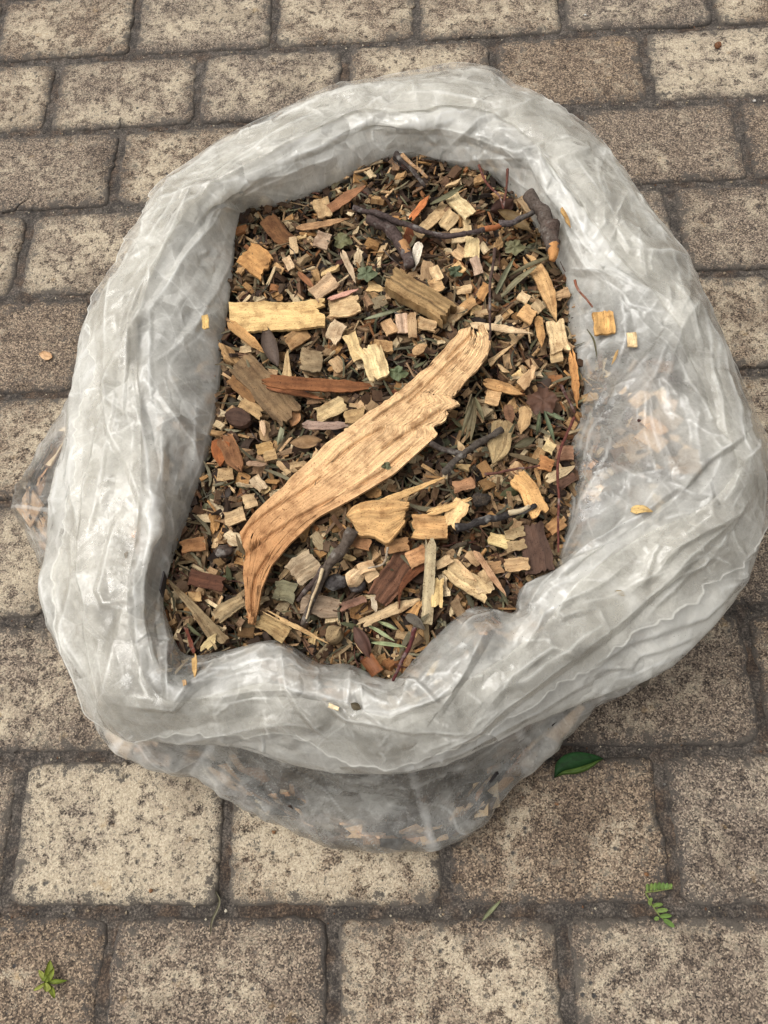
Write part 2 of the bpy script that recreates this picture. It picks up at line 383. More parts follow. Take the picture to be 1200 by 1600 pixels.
# ---------------------------------------------------------------- bag: traced lines (photo px) with heights
RIM = [  # inner edge | crest | outer edge | body bulge
 (640,240, 625,190, 600,133, 610,190), (700,252, 715,180, 742,109, 720,170), (760,268, 790,200, 800,142, 790,190),
 (802,302, 850,262, 850,154, 840,210), (833,345, 900,330, 918,204, 890,250), (868,405, 945,400, 966,262, 935,310),
 (886,440, 990,450, 1016,330, 985,370), (893,520, 1035,500, 1062,392, 1035,430), (915,600, 1075,590, 1112,500, 1080,520),
 (906,660, 1112,680, 1165,640, 1120,640), (897,710, 1135,730, 1194,722, 1150,720), (893,800, 1085,790, 1190,832, 1150,830),
 (865,893, 990,835, 1152,930, 1115,930), (815,918, 890,905, 1050,1037, 1025,1045), (800,958, 845,965, 952,1082, 925,1115),
 (742,948, 780,1020, 850,1121, 862,1172), (690,985, 725,1055, 770,1161, 795,1240), (645,1032, 665,1090, 700,1192, 740,1300),
 (610,1062, 605,1110, 620,1206, 655,1324), (545,1038, 540,1090, 535,1207, 515,1322), (500,1037, 485,1085, 455,1194, 440,1290),
 (435,1002, 425,1060, 385,1170, 375,1258), (350,1017, 335,1078, 300,1158, 300,1216), (287,1020, 262,1085, 190,1143, 215,1192),
 (258,960, 225,1020, 128,1085, 142,1128), (255,930, 215,930, 66,940, 82,985), (268,875, 225,850, 71,860, 60,880),
 (298,795, 235,760, 80,780, 22,800), (325,705, 235,660, 100,690, 34,740), (340,605, 225,575, 116,600, 100,640),
 (350,505, 232,485, 130,512, 150,530), (361,420, 262,405, 182,430, 205,440), (374,335, 308,335, 216,368, 245,375),
 (430,318, 375,280, 240,311, 285,310), (508,292, 465,235, 340,235, 380,245), (560,264, 525,200, 430,190, 460,205),
 (600,246, 572,185, 512,151, 535,185)]
RIM = np.array(RIM, float); K = len(RIM)
def zmulch(x, y):
    """pile surface inside the bag (world x, y)"""
    return .232+.014*np.exp(-((x-.02)**2+(y-.30)**2)/.03)+.006*noise(x*14, y*14, 21)+.004*noise(x*33, y*33, 22)
def on_mulch(px, py, dz=0.0):
    z = np.full(np.shape(px), .24)
    for _ in range(4):
        P = at(px, py, z); z = zmulch(P[..., 0], P[..., 1])+dz
    return at(px, py, z)
kk = np.arange(K)
zc = .272+.004*np.cos((kk-33)/K*2*np.pi)-.004*np.exp(-((kk-12)/3.)**2)
zo = .215+.02*np.cos((kk-33)/K*2*np.pi)
zb = np.interp(kk, [0, 8, 14, 17, 20, 23, 26, 28, 31, 36], [.12, .12, .08, .05, .05, .08, .06, .06, .1, .12])
PI_ = on_mulch(RIM[:, 0], RIM[:, 1], .004); PC_ = at(RIM[:, 2], RIM[:, 3], zc); PO_ = at(RIM[:, 4], RIM[:, 5], zo); PB_ = at(RIM[:, 6], RIM[:, 7], zb)
CEN = PI_.mean(0)
def closed(P, n):
    """closed Catmull-Rom through P sampled n times"""
    k = len(P); t = np.arange(n)/n*k; i = np.floor(t).astype(int); f = (t-i)[:, None]
    a, b, c, d = P[(i-1) % k], P[i % k], P[(i+1) % k], P[(i+2) % k]
    return .5*((2*b)+(c-a)*f+(2*a-5*b+4*c-d)*f**2+(-a+3*b-3*c+d)*f**3)
def profile(rings, us, m):
    """rings list of (n,3); us their parameter; Catmull-Rom across -> (n,m,3)"""
    R = np.stack(rings, 1); us = np.array(us, float); u = np.linspace(us[0], us[-1], m)
    i = np.clip(np.searchsorted(us, u, side='right')-1, 0, len(us)-2); f = ((u-us[i])/(us[i+1]-us[i]))
    R0 = R[:, np.clip(i-1, 0, None)]; R1 = R[:, i]; R2 = R[:, i+1]; R3 = R[:, np.clip(i+2, None, len(us)-1)]
    f = f[None, :, None]
    return .5*((2*R1)+(R2-R0)*f+(2*R0-5*R1+4*R2-R3)*f**2+(-R0+3*R1-3*R2+R3)*f**3), u
def normals(G):
    dt = np.roll(G, -1, 0)-np.roll(G, 1, 0); du = np.gradient(G, axis=1)
    N = np.cross(dt, du); N /= np.linalg.norm(N, axis=-1, keepdims=True)+1e-12
    return N
# sharp folds traced from the photograph: px polyline, height mm, width px on one side, width on the other
FOLDS = '''
5 16 5;235,405 238,440 225,485 190,540 163,600 170,630 202,650
6 22 6;163,600 165,640 180,690 200,730 213,760 228,800
6 26 8;330,490 300,515 270,545 225,580 215,620
7 10 22;213,620 225,690 235,750 243,795 247,850
5 14 10;180,425 172,460 165,530 163,600
4 10 7;150,492 148,530 128,560 110,610 115,690 110,720 113,760 120,800 122,850
9 26 5;160,655 150,700 140,750 133,800 128,880 135,950 146,1030 162,1112
6 20 6;237,808 242,845 258,885 255,920 250,960 258,1040 265,1095
5 18 6;187,812 172,860 157,925 165,945 200,940
6 24 10;197,950 180,1010 163,1108
4 12 6;112,830 116,900 100,980 108,1040
6 10 16;163,1110 200,1147 248,1160 310,1152 380,1135 450,1128
4 14 6;190,1100 270,1106 300,1075 345,1048
5 16 6;265,1102 300,1065 350,1040 400,1025 433,1005
6 20 6;435,1005 450,1075 470,1110 505,1150
5 18 6;500,1095 540,1122 600,1132 650,1140 710,1138 745,1130
5 14 5;688,1105 650,1066 605,1062
9 24 8;683,1106 730,1040 770,970
9 30 10;690,1168 743,1135 800,1088 900,1020 960,975 1040,900 1130,818 1175,775
4 14 5;560,1068 570,1110 600,1132
4 12 5;545,1042 545,1108
5 20 7;560,1204 640,1198 720,1172 800,1128 880,1082 950,1045
6 16 6;1000,912 1060,852 1110,820 1155,795
4 14 5;1000,937 1050,902 1096,886 1103,868
6 22 6;920,1045 980,1002 1030,985 1100,960 1158,903
4 8 4;928,1045 985,1042 1000,1022 1030,1016 1090,990
4 12 5;1000,910 1018,865 1032,850
4 10 5;1150,852 1163,870 1182,852
8 30 12;1065,400 1074,440 1070,472 1050,520 1022,588 990,625 960,672 945,720 905,790 880,860
5 16 6;905,428 950,420 1000,450 1040,475 1052,492
4 12 5;970,450 985,480 1050,496
6 20 6;1050,500 1020,552 1000,570 960,612 922,680 905,745
6 8 18;966,450 975,500 980,530 960,580 925,640 905,700
7 20 7;1075,470 1100,500 1125,560 1140,620 1162,665
5 18 5;1108,555 1128,650 1137,700 1112,722
5 14 14;1014,608 1018,650 1030,700 1045,745
4 10 8;1006,612 1010,680 1028,748
4 10 8;1030,650 1040,700 1055,735
5 16 7;1065,612 1085,660 1092,720
9 26 5;872,898 930,850 1000,808 1065,760 1110,720 1135,705 1160,680
5 16 8;1045,765 1108,772 1106,805 1060,840
5 16 6;868,250 905,240 922,234
6 16 8;845,265 880,300 935,368 972,412 1010,440
5 12 5;980,300 958,345 1000,382
5 12 8;940,322 942,352 924,382 948,390
5 10 5;948,390 962,358 985,392 1040,396 1075,410
5 16 8;942,222 962,262 990,310 1030,370 1066,440
4 10 5;965,350 1002,366
5 16 8;890,420 950,430 1030,470
6 16 8;845,345 857,300 880,330 905,395 930,430
5 14 7;600,150 680,147 760,162 805,156
7 22 8;600,200 680,194 740,215 815,240 850,226 918,238
5 16 6;700,232 755,184 800,168 840,152
6 14 10;640,236 720,252 815,246 842,256 857,300
4 12 6;600,172 660,163 720,180 760,162
6 18 7;525,163 430,215 340,272 300,302 288,335
6 20 8;600,155 480,215 380,268 330,300
5 16 8;535,240 450,268 360,290 318,302
6 14 6;318,302 350,322 377,334
5 14 6;240,322 290,302 345,300
6 18 8;300,304 280,340 250,400 222,455 190,540
6 18 7;345,310 330,352 290,402 250,470 232,500
4 12 6;660,212 690,182 720,180
5 16 6;545,205 600,175 650,190 700,232
4 12 6;400,235 450,235 510,205
5 16 7;1090,470 1060,520 1040,600 1048,640
4 12 6;240,600 262,640 300,690 312,740
4 12 5;225,760 262,800 270,850
5 16 7;330,1090 400,1075 470,1080 545,1098
5 14 7;760,1100 800,1050 860,1010 900,1020
5 14 7;820,1010 850,960 905,930 980,880
4 12 6;840,930 880,965 930,950
'''
def parse_folds():
    out = []
    for ln in FOLDS.strip().splitlines():
        h, pts = ln.split(';'); a, w1, w2 = [float(v) for v in h.split()]
        out.append((a, w1, w2, np.array([[float(q) for q in p.split(',')] for p in pts.split()])))
    return out
FL = parse_folds()
def fold_field(P):
    """P (...,2) px -> (height mm, crease whiteness)"""
    sh = P.shape[:-1]; P = P.reshape(-1, 2); H = np.zeros(len(P)); Wt = np.zeros(len(P))
    # a little waviness so that no fold is ruler-straight
    Q = P+np.stack([3*noise(P[:, 0]/45, P[:, 1]/45, 31)+.5*noise(P[:, 0]/9, P[:, 1]/9, 33), 3*noise(P[:, 0]/45, P[:, 1]/45, 32)+.5*noise(P[:, 0]/9, P[:, 1]/9, 34)], -1)
    for a, w1, w2, pts in FL:
        w = max(w1, w2)*1.6; lo = pts.min(0)-w; hi = pts.max(0)+w
        idx = np.nonzero(((Q > lo) & (Q < hi)).all(1))[0]
        if not len(idx): continue
        q = Q[idx]; best = np.full(len(q), 1e9); side = np.zeros(len(q)); pos = np.zeros(len(q))
        for s in range(len(pts)-1):
            A, B = pts[s], pts[s+1]; d = B-A; L = d@d; t = np.clip(((q-A)@d)/L, 0, 1)
            r = q-A-t[:, None]*d; dist = np.hypot(r[:, 0], r[:, 1]); c = d[0]*r[:, 1]-d[1]*r[:, 0]
            m = dist < best; best = np.where(m, dist, best); side = np.where(m, np.sign(c), side); pos = np.where(m, (s+t)/(len(pts)-1), pos)
        wd = np.where(side > 0, w2, w1)*1.5
        endf = np.minimum(1, np.minimum(pos, 1-pos)*6+.25)
        tent = np.maximum(0, 1-best/wd)
        H[idx] += a*tent*endf
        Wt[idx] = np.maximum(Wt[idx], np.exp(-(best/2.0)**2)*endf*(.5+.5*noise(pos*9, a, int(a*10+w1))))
    return H.reshape(sh), Wt.reshape(sh)
def crumple(s, v, seed):
    """faceted crumple in metres-like coordinates s (along) v (across): sharp-edged flat facets"""
    wx = .55*fbm(s*7, v*7, seed, 2); wy = .55*fbm(s*7, v*7, seed+5, 2)
    h = 0; cr = 0
    for i, (fa, fb, am) in enumerate([(9, 5, 1.), (4, -13, .8), (17, 10, .5), (-14, 21, .42), (33, -15, .22), (24, 38, .2), (60, 30, .1)]):
        ph = s*fa+v*fb+wx*(1+i*.5)+(wy if i % 2 else -wy)*1.3
        msk = np.clip(.55+1.1*noise(s*5.5+i*3, v*5.5, seed+40+i), 0, 1)
        tr_ = tri(ph+.37*i); h = h+am*tr_*msk
        cr = np.maximum(cr, np.clip((tr_-.93)/.07, 0, 1)*msk*am**.3)
    return h, cr
NT_, NU = 1500, 230
cI, cC, cO, cB = closed(PI_, NT_), closed(PC_, NT_), closed(PO_, NT_), closed(PB_, NT_)
def toward(P, k, dz):                                # move ring outward (k>0) from the centre and up
    d = P-CEN; d[:, 2] = 0; d /= np.linalg.norm(d, axis=1, keepdims=True)
    Q = P+d*k; Q[:, 2] += dz; return Q
tpar = np.arange(NT_)/NT_*K
ring0 = toward(cI, .030, -.075); ring0a = toward(cI, .010, -.022)
mid1 = (cI+cC)/2+np.array([0, 0, .010]); mid2 = (cC*.55+cO*.45)+np.array([0, 0, .014])
hem = toward(cO, -.016, -.034); hem2 = toward(cO, -.030, -.040)
G, U = profile([ring0, ring0a, cI, mid1, cC, mid2, cO, hem, hem2], [-.55, -.18, 0, .5, 1, 1.5, 2, 2.25, 2.4], NU)
arc = np.cumsum(np.linalg.norm(np.roll(cC, -1, 0)-cC, axis=1)); arc -= arc[0]; PER = arc[-1]
def displace(G, U, seed, amp, fold_amp=1., film=.8, along=None):
    n, m = G.shape[:2]; N = normals(G)
    N *= np.sign((N*np.array([0, 0, 1])).sum(-1, keepdims=True)+1e-9)*1.0
    px_ = pix(G); H, Wt = fold_field(px_)
    # seam-free coordinates: bend the strip into world x, y
    s = G[..., 0]*1.0+.35*G[..., 2]; v = G[..., 1]-.35*G[..., 2]
    # long gathers running round the mouth
    q = arc[:, None]/PER
    dist = np.broadcast_to(U[None], (n, m))
    fx = np.cos(2*np.pi*q)*2.2; fy = np.sin(2*np.pi*q)*2.2
    g1 = 1-np.abs(noise(fx*1.7+dist*2.3, fy*1.7+dist*.6, seed+3))*2; g2 = 1-np.abs(noise(fx*3+dist*5.5, fy*3-dist*2.1, seed+4))*2
    h, cr = crumple(s, v, seed)
    h2, cr2 = crumple(s*2.1+3, v*2.1+1, seed+9)
    act = np.clip(1.2-.6*np.clip(H, 0, 2), .35, 1.2)
    calm = .35+.65*np.clip(.5+noise(s*6, v*6, seed+70), 0, 1)
    D = (H*fold_amp*.00065+amp*((.0011*h+.0006*h2)*act*calm+.0006*g1+.0003*g2))
    edge = np.clip((U+.1)/.35, .25, 1)[None]                     # calmer where it dives into the chips
    G2 = G+N*(D*edge)[..., None]
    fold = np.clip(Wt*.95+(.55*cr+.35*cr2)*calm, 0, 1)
    return G2, fold
# long gathers that run round the rolled rim, and short cross creases between them
GP = pix(G)
for i_ in range(270):
    long_ = i_ < 105; t0 = RNG.integers(0, NT_); u0 = RNG.uniform(.15, 2.1); n_t = int(RNG.uniform(30, 110)) if long_ else int(RNG.uniform(4, 16)); du_ = RNG.normal(0, .16) if long_ else RNG.choice([-1, 1])*RNG.uniform(.1, .3)
    if u0 < .9 and (tpar[t0] > 24 or tpar[t0] < 5) and RNG.random() < .5: continue
    q_ = np.linspace(0, 1, 5); tt_ = (t0+q_*n_t).astype(int) % NT_; uu_ = np.clip(u0+du_*q_+RNG.normal(0, .015, 5), .02, 2.2); ui0 = np.searchsorted(U, uu_)
    wv_ = RNG.uniform(6, 15) if long_ else RNG.uniform(5, 10); r_ = RNG.uniform(.3, 1.)
    FL.append((RNG.uniform(1.0, 3.2) if long_ else RNG.uniform(1., 2.4), wv_, wv_*r_, GP[tt_, ui0]))
G1, fold1 = displace(G, U, 101, 1.0)
def smooth_t(vals):                                   # per-control-point values -> per-t values
    return np.interp(tpar, np.arange(K+1), np.append(vals, vals[0]))
# how many plies lie together, read off the photograph: clear at the right inner wall, front inner lip, lower left lobe
f_in = np.full(K, .62); f_in[[7, 8, 9, 10, 11, 12]] = [.52, .42, .36, .34, .34, .48]; f_in[13:24] = [.36, .32, .26, .28, .32, .36, .34, .36, .34, .34, .36]; f_in[24:31] = [.48, .5, .48, .5, .52, .55, .6]
f_mid = np.full(K, .84); f_mid[7:12] = [.66, .5, .46, .46, .62]; f_mid[15:24] = .62; f_mid[24:29] = .80
f_out = np.full(K, .82); f_out[5:12] = [.8, .72, .74, .72, .70, .72, .78]; f_out[22:27] = [.66, .52, .5, .62, .72]; f_out[13:15] = .75
uu = U[None]; fi, fm, fo = smooth_t(f_in)[:, None], smooth_t(f_mid)[:, None], smooth_t(f_out)[:, None]
film1 = np.where(uu < 1, fi+(fm-fi)*np.clip(uu, 0, 1)**1.3, fm+(fo-fm)*np.clip(uu-1, 0, 1))
wob = noise(G[..., 0]*19, G[..., 1]*19, 55); film1 = film1+.10*wob
bag = link('plastic_bag', None, None, 'open milky white plastic bag with crumpled rolled-down rim, full of wood chips on the pavers', 'plastic bag')
bag.location = (float(CEN[0]), float(CEN[1]), 0)
def bag_part(name, Gr, faces, fold, film, label=None):
    me = make_mesh(name, (Gr-np.array([CEN[0], CEN[1], 0])).reshape(-1, 3), faces, FILM, True, att={'film': np.clip(film, 0, 1).ravel(), 'fold': fold.ravel()})
    return link(name, me, bag, label)
F1 = grid_faces(NT_, NU, True)
pc = pix(G1).reshape(-1, 2)
def in_poly(P, poly):
    x, y = P[:, 0], P[:, 1]; r = np.zeros(len(P), bool); n = len(poly)
    for i in range(n):
        (x0, y0), (x1, y1) = poly[i], poly[(i+1) % n]
        c = ((y0 > y) != (y1 > y)) & (x < (x1-x0)*(y-y0)/(y1-y0+1e-9)+x0); r ^= c
    return r

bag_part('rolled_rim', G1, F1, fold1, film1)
# second ply: the turned-down cuff lying over the first, its torn hem at a varying distance
NU2 = 120
hemu = smooth_t(1.72+.18*np.array([noise(k*.9, 2.2, 5) for k in range(K)])); hemu += .035*noise(arc*60, 0*arc, 8)+.02*noise(arc*190, 0*arc, 9)
NA = np.linspace(0, 1, NU2)[None]; US = 1.08+(hemu[:, None]-1.08)*NA
ui = np.clip(np.searchsorted(U, US)-1, 0, NU-2); ff = (US-U[ui])/(U[ui+1]-U[ui]); ti = np.arange(NT_)[:, None]
Gb = G[ti, ui]*(1-ff[..., None])+G[ti, ui+1]*ff[..., None]
n_b = normals(Gb); n_b *= np.sign(n_b[..., 2:]+1e-9)
lift = .0035+.004*np.clip(noise(Gb[..., 0]*22, Gb[..., 1]*22, 77)+.3, 0, 1)+.003*NA
G2a, fold2 = displace(Gb+n_b*lift[..., None], np.linspace(1.1, 1.8, NU2), 151, 1.15, 1.0)
F2 = grid_faces(NT_, NU2, True)
gap = noise(arc*7, 0*arc, 12)
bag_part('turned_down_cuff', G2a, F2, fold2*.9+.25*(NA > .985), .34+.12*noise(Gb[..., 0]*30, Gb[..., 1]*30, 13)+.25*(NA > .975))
# body of the bag: from under the rim, bulging, down to the pavers
NUB = 110
top = (cC*.45+cO*.55); top[:, 2] -= .02
shoulder = toward(cO*.5+cB*.5, -.012, -.03)
base = toward(cB.copy(), -.004, 0); base[:, 2] = .012; foot = toward(cB.copy(), -.03, 0); foot[:, 2] = .0025; foot2 = toward(cB.copy(), -.09, 0); foot2[:, 2] = .0025
Gc, Uc = profile([top, shoulder, cB, base, foot, foot2], [0, 1, 2, 2.6, 2.9, 3.3], NUB)
Gc[..., 2] = np.maximum(Gc[..., 2], .0025)
q = arc/PER*2*np.pi
vert = sum(a*tri(f*arc[:, None]/PER+.12*noise(arc[:, None]*6, Uc[None]*1.2, sd_)+p_) for a, f, p_, sd_ in [(1, 19, .1, 1), (.6, 43, .4, 2), (.35, 91, .7, 3)])
hc, crc = crumple(Gc[..., 0]+Gc[..., 2], Gc[..., 1]-Gc[..., 2], 201)
Nc = normals(Gc); dd = Gc-CEN; Nc *= np.sign((Nc[..., :2]*dd[..., :2]).sum(-1, keepdims=True)+1e-9)
amp = np.clip(np.minimum(Uc, 2.9-Uc)*1.2, .15, 1)[None]
Gc2 = Gc+Nc*((.0026*vert+.0012*hc)*amp)[..., None]; Gc2[..., 2] = np.maximum(Gc2[..., 2], .002)
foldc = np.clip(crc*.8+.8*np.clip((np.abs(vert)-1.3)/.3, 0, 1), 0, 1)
f_b = np.full(K, .5); f_b[14:18] = [.58, .50, .40, .32]; f_b[18:22] = [.27, .26, .27, .33]; f_b[25:29] = .2
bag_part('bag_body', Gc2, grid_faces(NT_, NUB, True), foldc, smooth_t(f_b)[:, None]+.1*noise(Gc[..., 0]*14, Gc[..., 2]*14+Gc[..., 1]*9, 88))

# ---------------------------------------------------------------- mulch: bed, crumbs, pieces
INNER = RIM[:, :2]
def grow(poly, k):
    c = poly.mean(0); return c+(poly-c)*k
# soil bed under the chips, reaching to the bag wall
nb = 200; rad = np.linspace(0, 1, 60)
eb = closed(toward(PI_, .045, 0), nb); cb0 = CEN
BX = cb0[0]+(eb[:, 0:1]-cb0[0])*rad; BY = cb0[1]+(eb[:, 1:2]-cb0[1])*rad
BZ = zmulch(BX, BY)-.020+.006*fbm(BX*60, BY*60, 4, 2)-.05*np.clip((rad-.85)/.15, 0, 1)**2
link('mulch_soil', make_mesh('mulch_soil', np.stack([BX, BY, BZ], -1).reshape(-1, 3), grid_faces(nb, 60, True), SOIL, True),
     None, 'dark mulch crumbs showing between the wood chips in the bag', 'mulch', None, 'stuff')

PAL_WOOD = [(214, 178, 128), (196, 152, 98), (228, 200, 152), (172, 136, 94), (150, 118, 84), (134, 104, 76), (190, 140, 82), (160, 104, 58), (122, 88, 62), (206, 166, 118)]
PAL_DARK = [(92, 66, 46), (74, 56, 44), (110, 78, 52), (60, 48, 40), (126, 94, 66), (96, 84, 66)]
PAL_LEAF = [(122, 118, 84), (98, 100, 66), (140, 130, 98), (104, 92, 62), (84, 78, 52), (116, 112, 88), (130, 108, 72)]
ALB = .80
def rot_frames(n, flat=1.0):
    """random orthonormal frames, mostly lying flat"""
    yaw = RNG.uniform(0, 2*np.pi, n); tilt = RNG.normal(0, .38*flat, n); roll = RNG.normal(0, .45*flat, n)
    cx, sx = np.cos(yaw), np.sin(yaw); ct, st = np.cos(tilt), np.sin(tilt); cr, sr = np.cos(roll), np.sin(roll)
    a = np.stack([cx*ct, sx*ct, st], -1)
    b0 = np.stack([-sx, cx, 0*cx], -1); c0 = np.cross(a, b0)
    b = b0*cr[:, None]+c0*sr[:, None]; return a, b, np.cross(a, b)
def sample_region(n, k=1.10):
    poly = grow(INNER, k); lo, hi = poly.min(0), poly.max(0); out = []
    while sum(len(o) for o in out) < n:
        p = RNG.uniform(lo, hi, (n*2, 2)); out.append(p[in_poly(p, poly)])
    p = np.concatenate(out)[:n]; return on_mulch(p[:, 0], p[:, 1], 0)
def chip_batch(P, size, pal, jit=.22, flat=1.0, frames=None, wr=(.35, .8), tr=(.12, .3)):
    """many little split-wood blocks as one mesh: 3 cross-sections each"""
    n = len(P); a, b, c = frames if frames else rot_frames(n, flat)
    L = size*RNG.uniform(.6, 1.4, n); Wd = L*RNG.uniform(*wr, n); T = np.minimum(L*RNG.uniform(*tr, n), .005)
    base = np.array([[x, y, z] for x in (-1, 0, 1) for (y, z) in ((-1, -1), (1, -1), (1, 1), (-1, 1))], float)/2
    v = base[None]*np.stack([L, Wd, T], -1)[:, None]
    v = v+RNG.normal(0, jit, v.shape)*np.stack([L*.35, Wd*.5, T*.7], -1)[:, None]*.6
    v[:, 4:8, 2] += (RNG.normal(0, .25, n)*T)[:, None]
    V = P[:, None]+v[..., 0:1]*a[:, None]+v[..., 1:2]*b[:, None]+v[..., 2:3]*c[:, None]
    f = [[0, 1, 2, 3][::-1], [8, 9, 10, 11]]
    for s in (0, 4):
        for i in range(4): f.append([s+i, s+(i+1) % 4, s+4+(i+1) % 4, s+4+i])
    F = (np.array(f)[None]+12*np.arange(n)[:, None, None]).reshape(-1, 4)
    col = lin(np.array(pal)[RNG.integers(0, len(pal), n)])*RNG.uniform(.28, 1.1, (n, 1))*ALB
    uv = np.stack([v[..., 1]+RNG.uniform(0, 9, (n, 1)), v[..., 0]+RNG.uniform(0, 9, (n, 1))], -1)
    return V.reshape(-1, 3), F, np.repeat(col, 12, 0), uv.reshape(-1, 2)
def blade_batch(P, length, width, pal, seg=5, curl=.25, flat=.6, thin=.0002):
    n = len(P); a, b, c = rot_frames(n, flat); L = length*RNG.uniform(.5, 1.5, n); W = width*RNG.uniform(.6, 1.5, n)
    s = np.linspace(-.5, .5, seg+1); prof = np.sqrt(np.clip(1-(2*s)**2, 0.02, 1)); bend = RNG.normal(0, curl, n); arch = RNG.normal(0, curl, n)
    X = s[None]*L[:, None]; Y = (s**2)[None]*(bend*L)[:, None]; Z = -(s**2)[None]*(arch*L)[:, None]
    mid = P[:, None]+X[..., None]*a[:, None]+Y[..., None]*b[:, None]+Z[..., None]*c[:, None]
    wv = (prof[None]*W[:, None]/2)[..., None]*b[:, None]
    k = (c*(W*.18)[:, None])[:, None]
    V = np.stack([mid-wv, mid+k*prof[None, :, None], mid+wv], 2)         # n, seg+1, 3
    m = (seg+1)*3; F = []
    for i in range(seg):
        for j in range(2): F.append([i*3+j, i*3+j+1, i*3+j+4, i*3+j+3])
    F = (np.array(F)[None]+m*np.arange(n)[:, None, None]).reshape(-1, 4)
    col = lin(np.array(pal)[RNG.integers(0, len(pal), n)])*RNG.uniform(.6, 1.15, (n, 1))*ALB
    uv = np.stack([np.broadcast_to(np.array([-1, 0, 1.])[None, None]*W[:, None, None]/2, V.shape[:3]), np.broadcast_to(X[..., None], V.shape[:3])], -1)
    return V.reshape(-1, 3), F, np.repeat(col, m, 0), uv.reshape(-1, 2)
def tube_batch(P, length, r, pal, seg=6, sides=5, curl=.2, flat=.5):
    n = len(P); a, b, c = rot_frames(n, flat); L = length*RNG.uniform(.5, 1.6, n); R = r*RNG.uniform(.6, 1.5, n)
    s = np.linspace(-.5, .5, seg+1); Y = np.cumsum(RNG.normal(0, curl/seg, (n, seg+1)), 1)*L[:, None]; Z = np.cumsum(RNG.normal(0, curl/seg*.5, (n, seg+1)), 1)*L[:, None]
    mid = P[:, None]+(s[None]*L[:, None])[..., None]*a[:, None]+Y[..., None]*b[:, None]+Z[..., None]*c[:, None]
    th = np.arange(sides)/sides*2*np.pi; rr = R[:, None]*(1-.35*(s+.5))[None]
    V = mid[:, :, None]+rr[..., None, None]*(np.cos(th)[:, None]*b[:, None, None]+np.sin(th)[:, None]*c[:, None, None])
    m = (seg+1)*sides; F = [[i*sides+j, i*sides+(j+1) % sides, (i+1)*sides+(j+1) % sides, (i+1)*sides+j] for i in range(seg) for j in range(sides)]
    F = (np.array(F)[None]+m*np.arange(n)[:, None, None]).reshape(-1, 4)
    col = lin(np.array(pal)[RNG.integers(0, len(pal), n)])*RNG.uniform(.6, 1.2, (n, 1))*ALB
    return V.reshape(-1, 3), F, np.repeat(col, m, 0), None
def up(P, lo, hi): P = P.copy(); P[:, 2] += RNG.uniform(lo, hi, len(P)); return P
def join(parts):
    V, F, Cc, U_ = [], [], [], []; o = 0
    for v, f, c, u in parts:
        V.append(v); F.append(f+o); Cc.append(c); U_.append(u if u is not None else np.zeros((len(v), 2))); o += len(v)
    return np.concatenate(V), np.concatenate(F), np.concatenate(Cc), np.concatenate(U_)
v, f, c_, u = join([chip_batch(up(sample_region(900), -.001, .006), .0115, PAL_WOOD[:7]+PAL_WOOD[9:]+PAL_DARK[:3], flat=1.0), chip_batch(up(sample_region(900), .0, .007), .015, PAL_WOOD, flat=.8, wr=(.07, .22), tr=(.05, .12)),
                    chip_batch(up(sample_region(3600), -.018, .000), .0085, PAL_WOOD+PAL_DARK+PAL_DARK, flat=1.4),
                    chip_batch(up(sample_region(2600), -.012, .003), .0060, PAL_WOOD+PAL_DARK, flat=1.5),
                    chip_batch(up(sample_region(1500), -.010, .002), .016, PAL_DARK+PAL_WOOD[3:6]+PAL_WOOD[7:9], flat=1.0, wr=(.15, .5)),
                    chip_batch(up(sample_region(1300), -.006, .004), .017, PAL_WOOD, flat=.8, wr=(.08, .2), tr=(.05, .12))])
link('wood_crumbs', make_mesh('wood_crumbs', v, f, WOOD, False, c_, u), None, 'countless small brown and tan wood crumbs filling the bag between the chips', 'wood crumbs', None, 'stuff')
v, f, c_, u = join([blade_batch(up(sample_region(2300), -.008, .005), .020, .0021, PAL_LEAF),
                    blade_batch(up(sample_region(500), -.008, .004), .017, .0085, PAL_DARK+PAL_LEAF+[(120, 62, 38), (104, 56, 38)], curl=.5, flat=1.0)])
link('leaf_litter', make_mesh('leaf_litter', v, f, LEAF, True, c_, u), None, 'fine olive and brown shredded leaf litter mixed through the wood chips', 'leaf litter', None, 'stuff')
v, f, c_, u = join([tube_batch(up(sample_region(520), -.006, .006), .030, .0007, [(84, 60, 48), (104, 60, 44), (70, 56, 46), (120, 84, 60)])])
link('twig_litter', make_mesh('twig_litter', v, f, BARK, True, c_, u), None, 'thin broken twigs mixed through the wood chips in the bag', 'twig litter', None, 'stuff')
# pieces lying against the inside of the bag wall, seen as soft shapes through the film
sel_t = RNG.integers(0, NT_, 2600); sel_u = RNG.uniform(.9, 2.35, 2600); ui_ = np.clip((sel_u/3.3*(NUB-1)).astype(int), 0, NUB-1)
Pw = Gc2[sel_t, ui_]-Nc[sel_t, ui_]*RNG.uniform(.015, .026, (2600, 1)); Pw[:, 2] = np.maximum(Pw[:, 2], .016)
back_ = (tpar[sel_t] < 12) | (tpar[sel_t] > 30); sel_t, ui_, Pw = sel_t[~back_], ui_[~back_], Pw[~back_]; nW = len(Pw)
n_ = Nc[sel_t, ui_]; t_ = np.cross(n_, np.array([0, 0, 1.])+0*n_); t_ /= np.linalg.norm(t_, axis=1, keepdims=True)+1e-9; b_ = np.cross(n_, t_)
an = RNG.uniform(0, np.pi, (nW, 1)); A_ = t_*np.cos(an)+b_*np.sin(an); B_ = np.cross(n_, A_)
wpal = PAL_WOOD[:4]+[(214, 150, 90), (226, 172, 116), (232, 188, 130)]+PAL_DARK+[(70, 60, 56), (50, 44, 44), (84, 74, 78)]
w1_ = chip_batch(Pw, .036, wpal, tr=(.04, .07), jit=.10, frames=(A_, B_, n_))
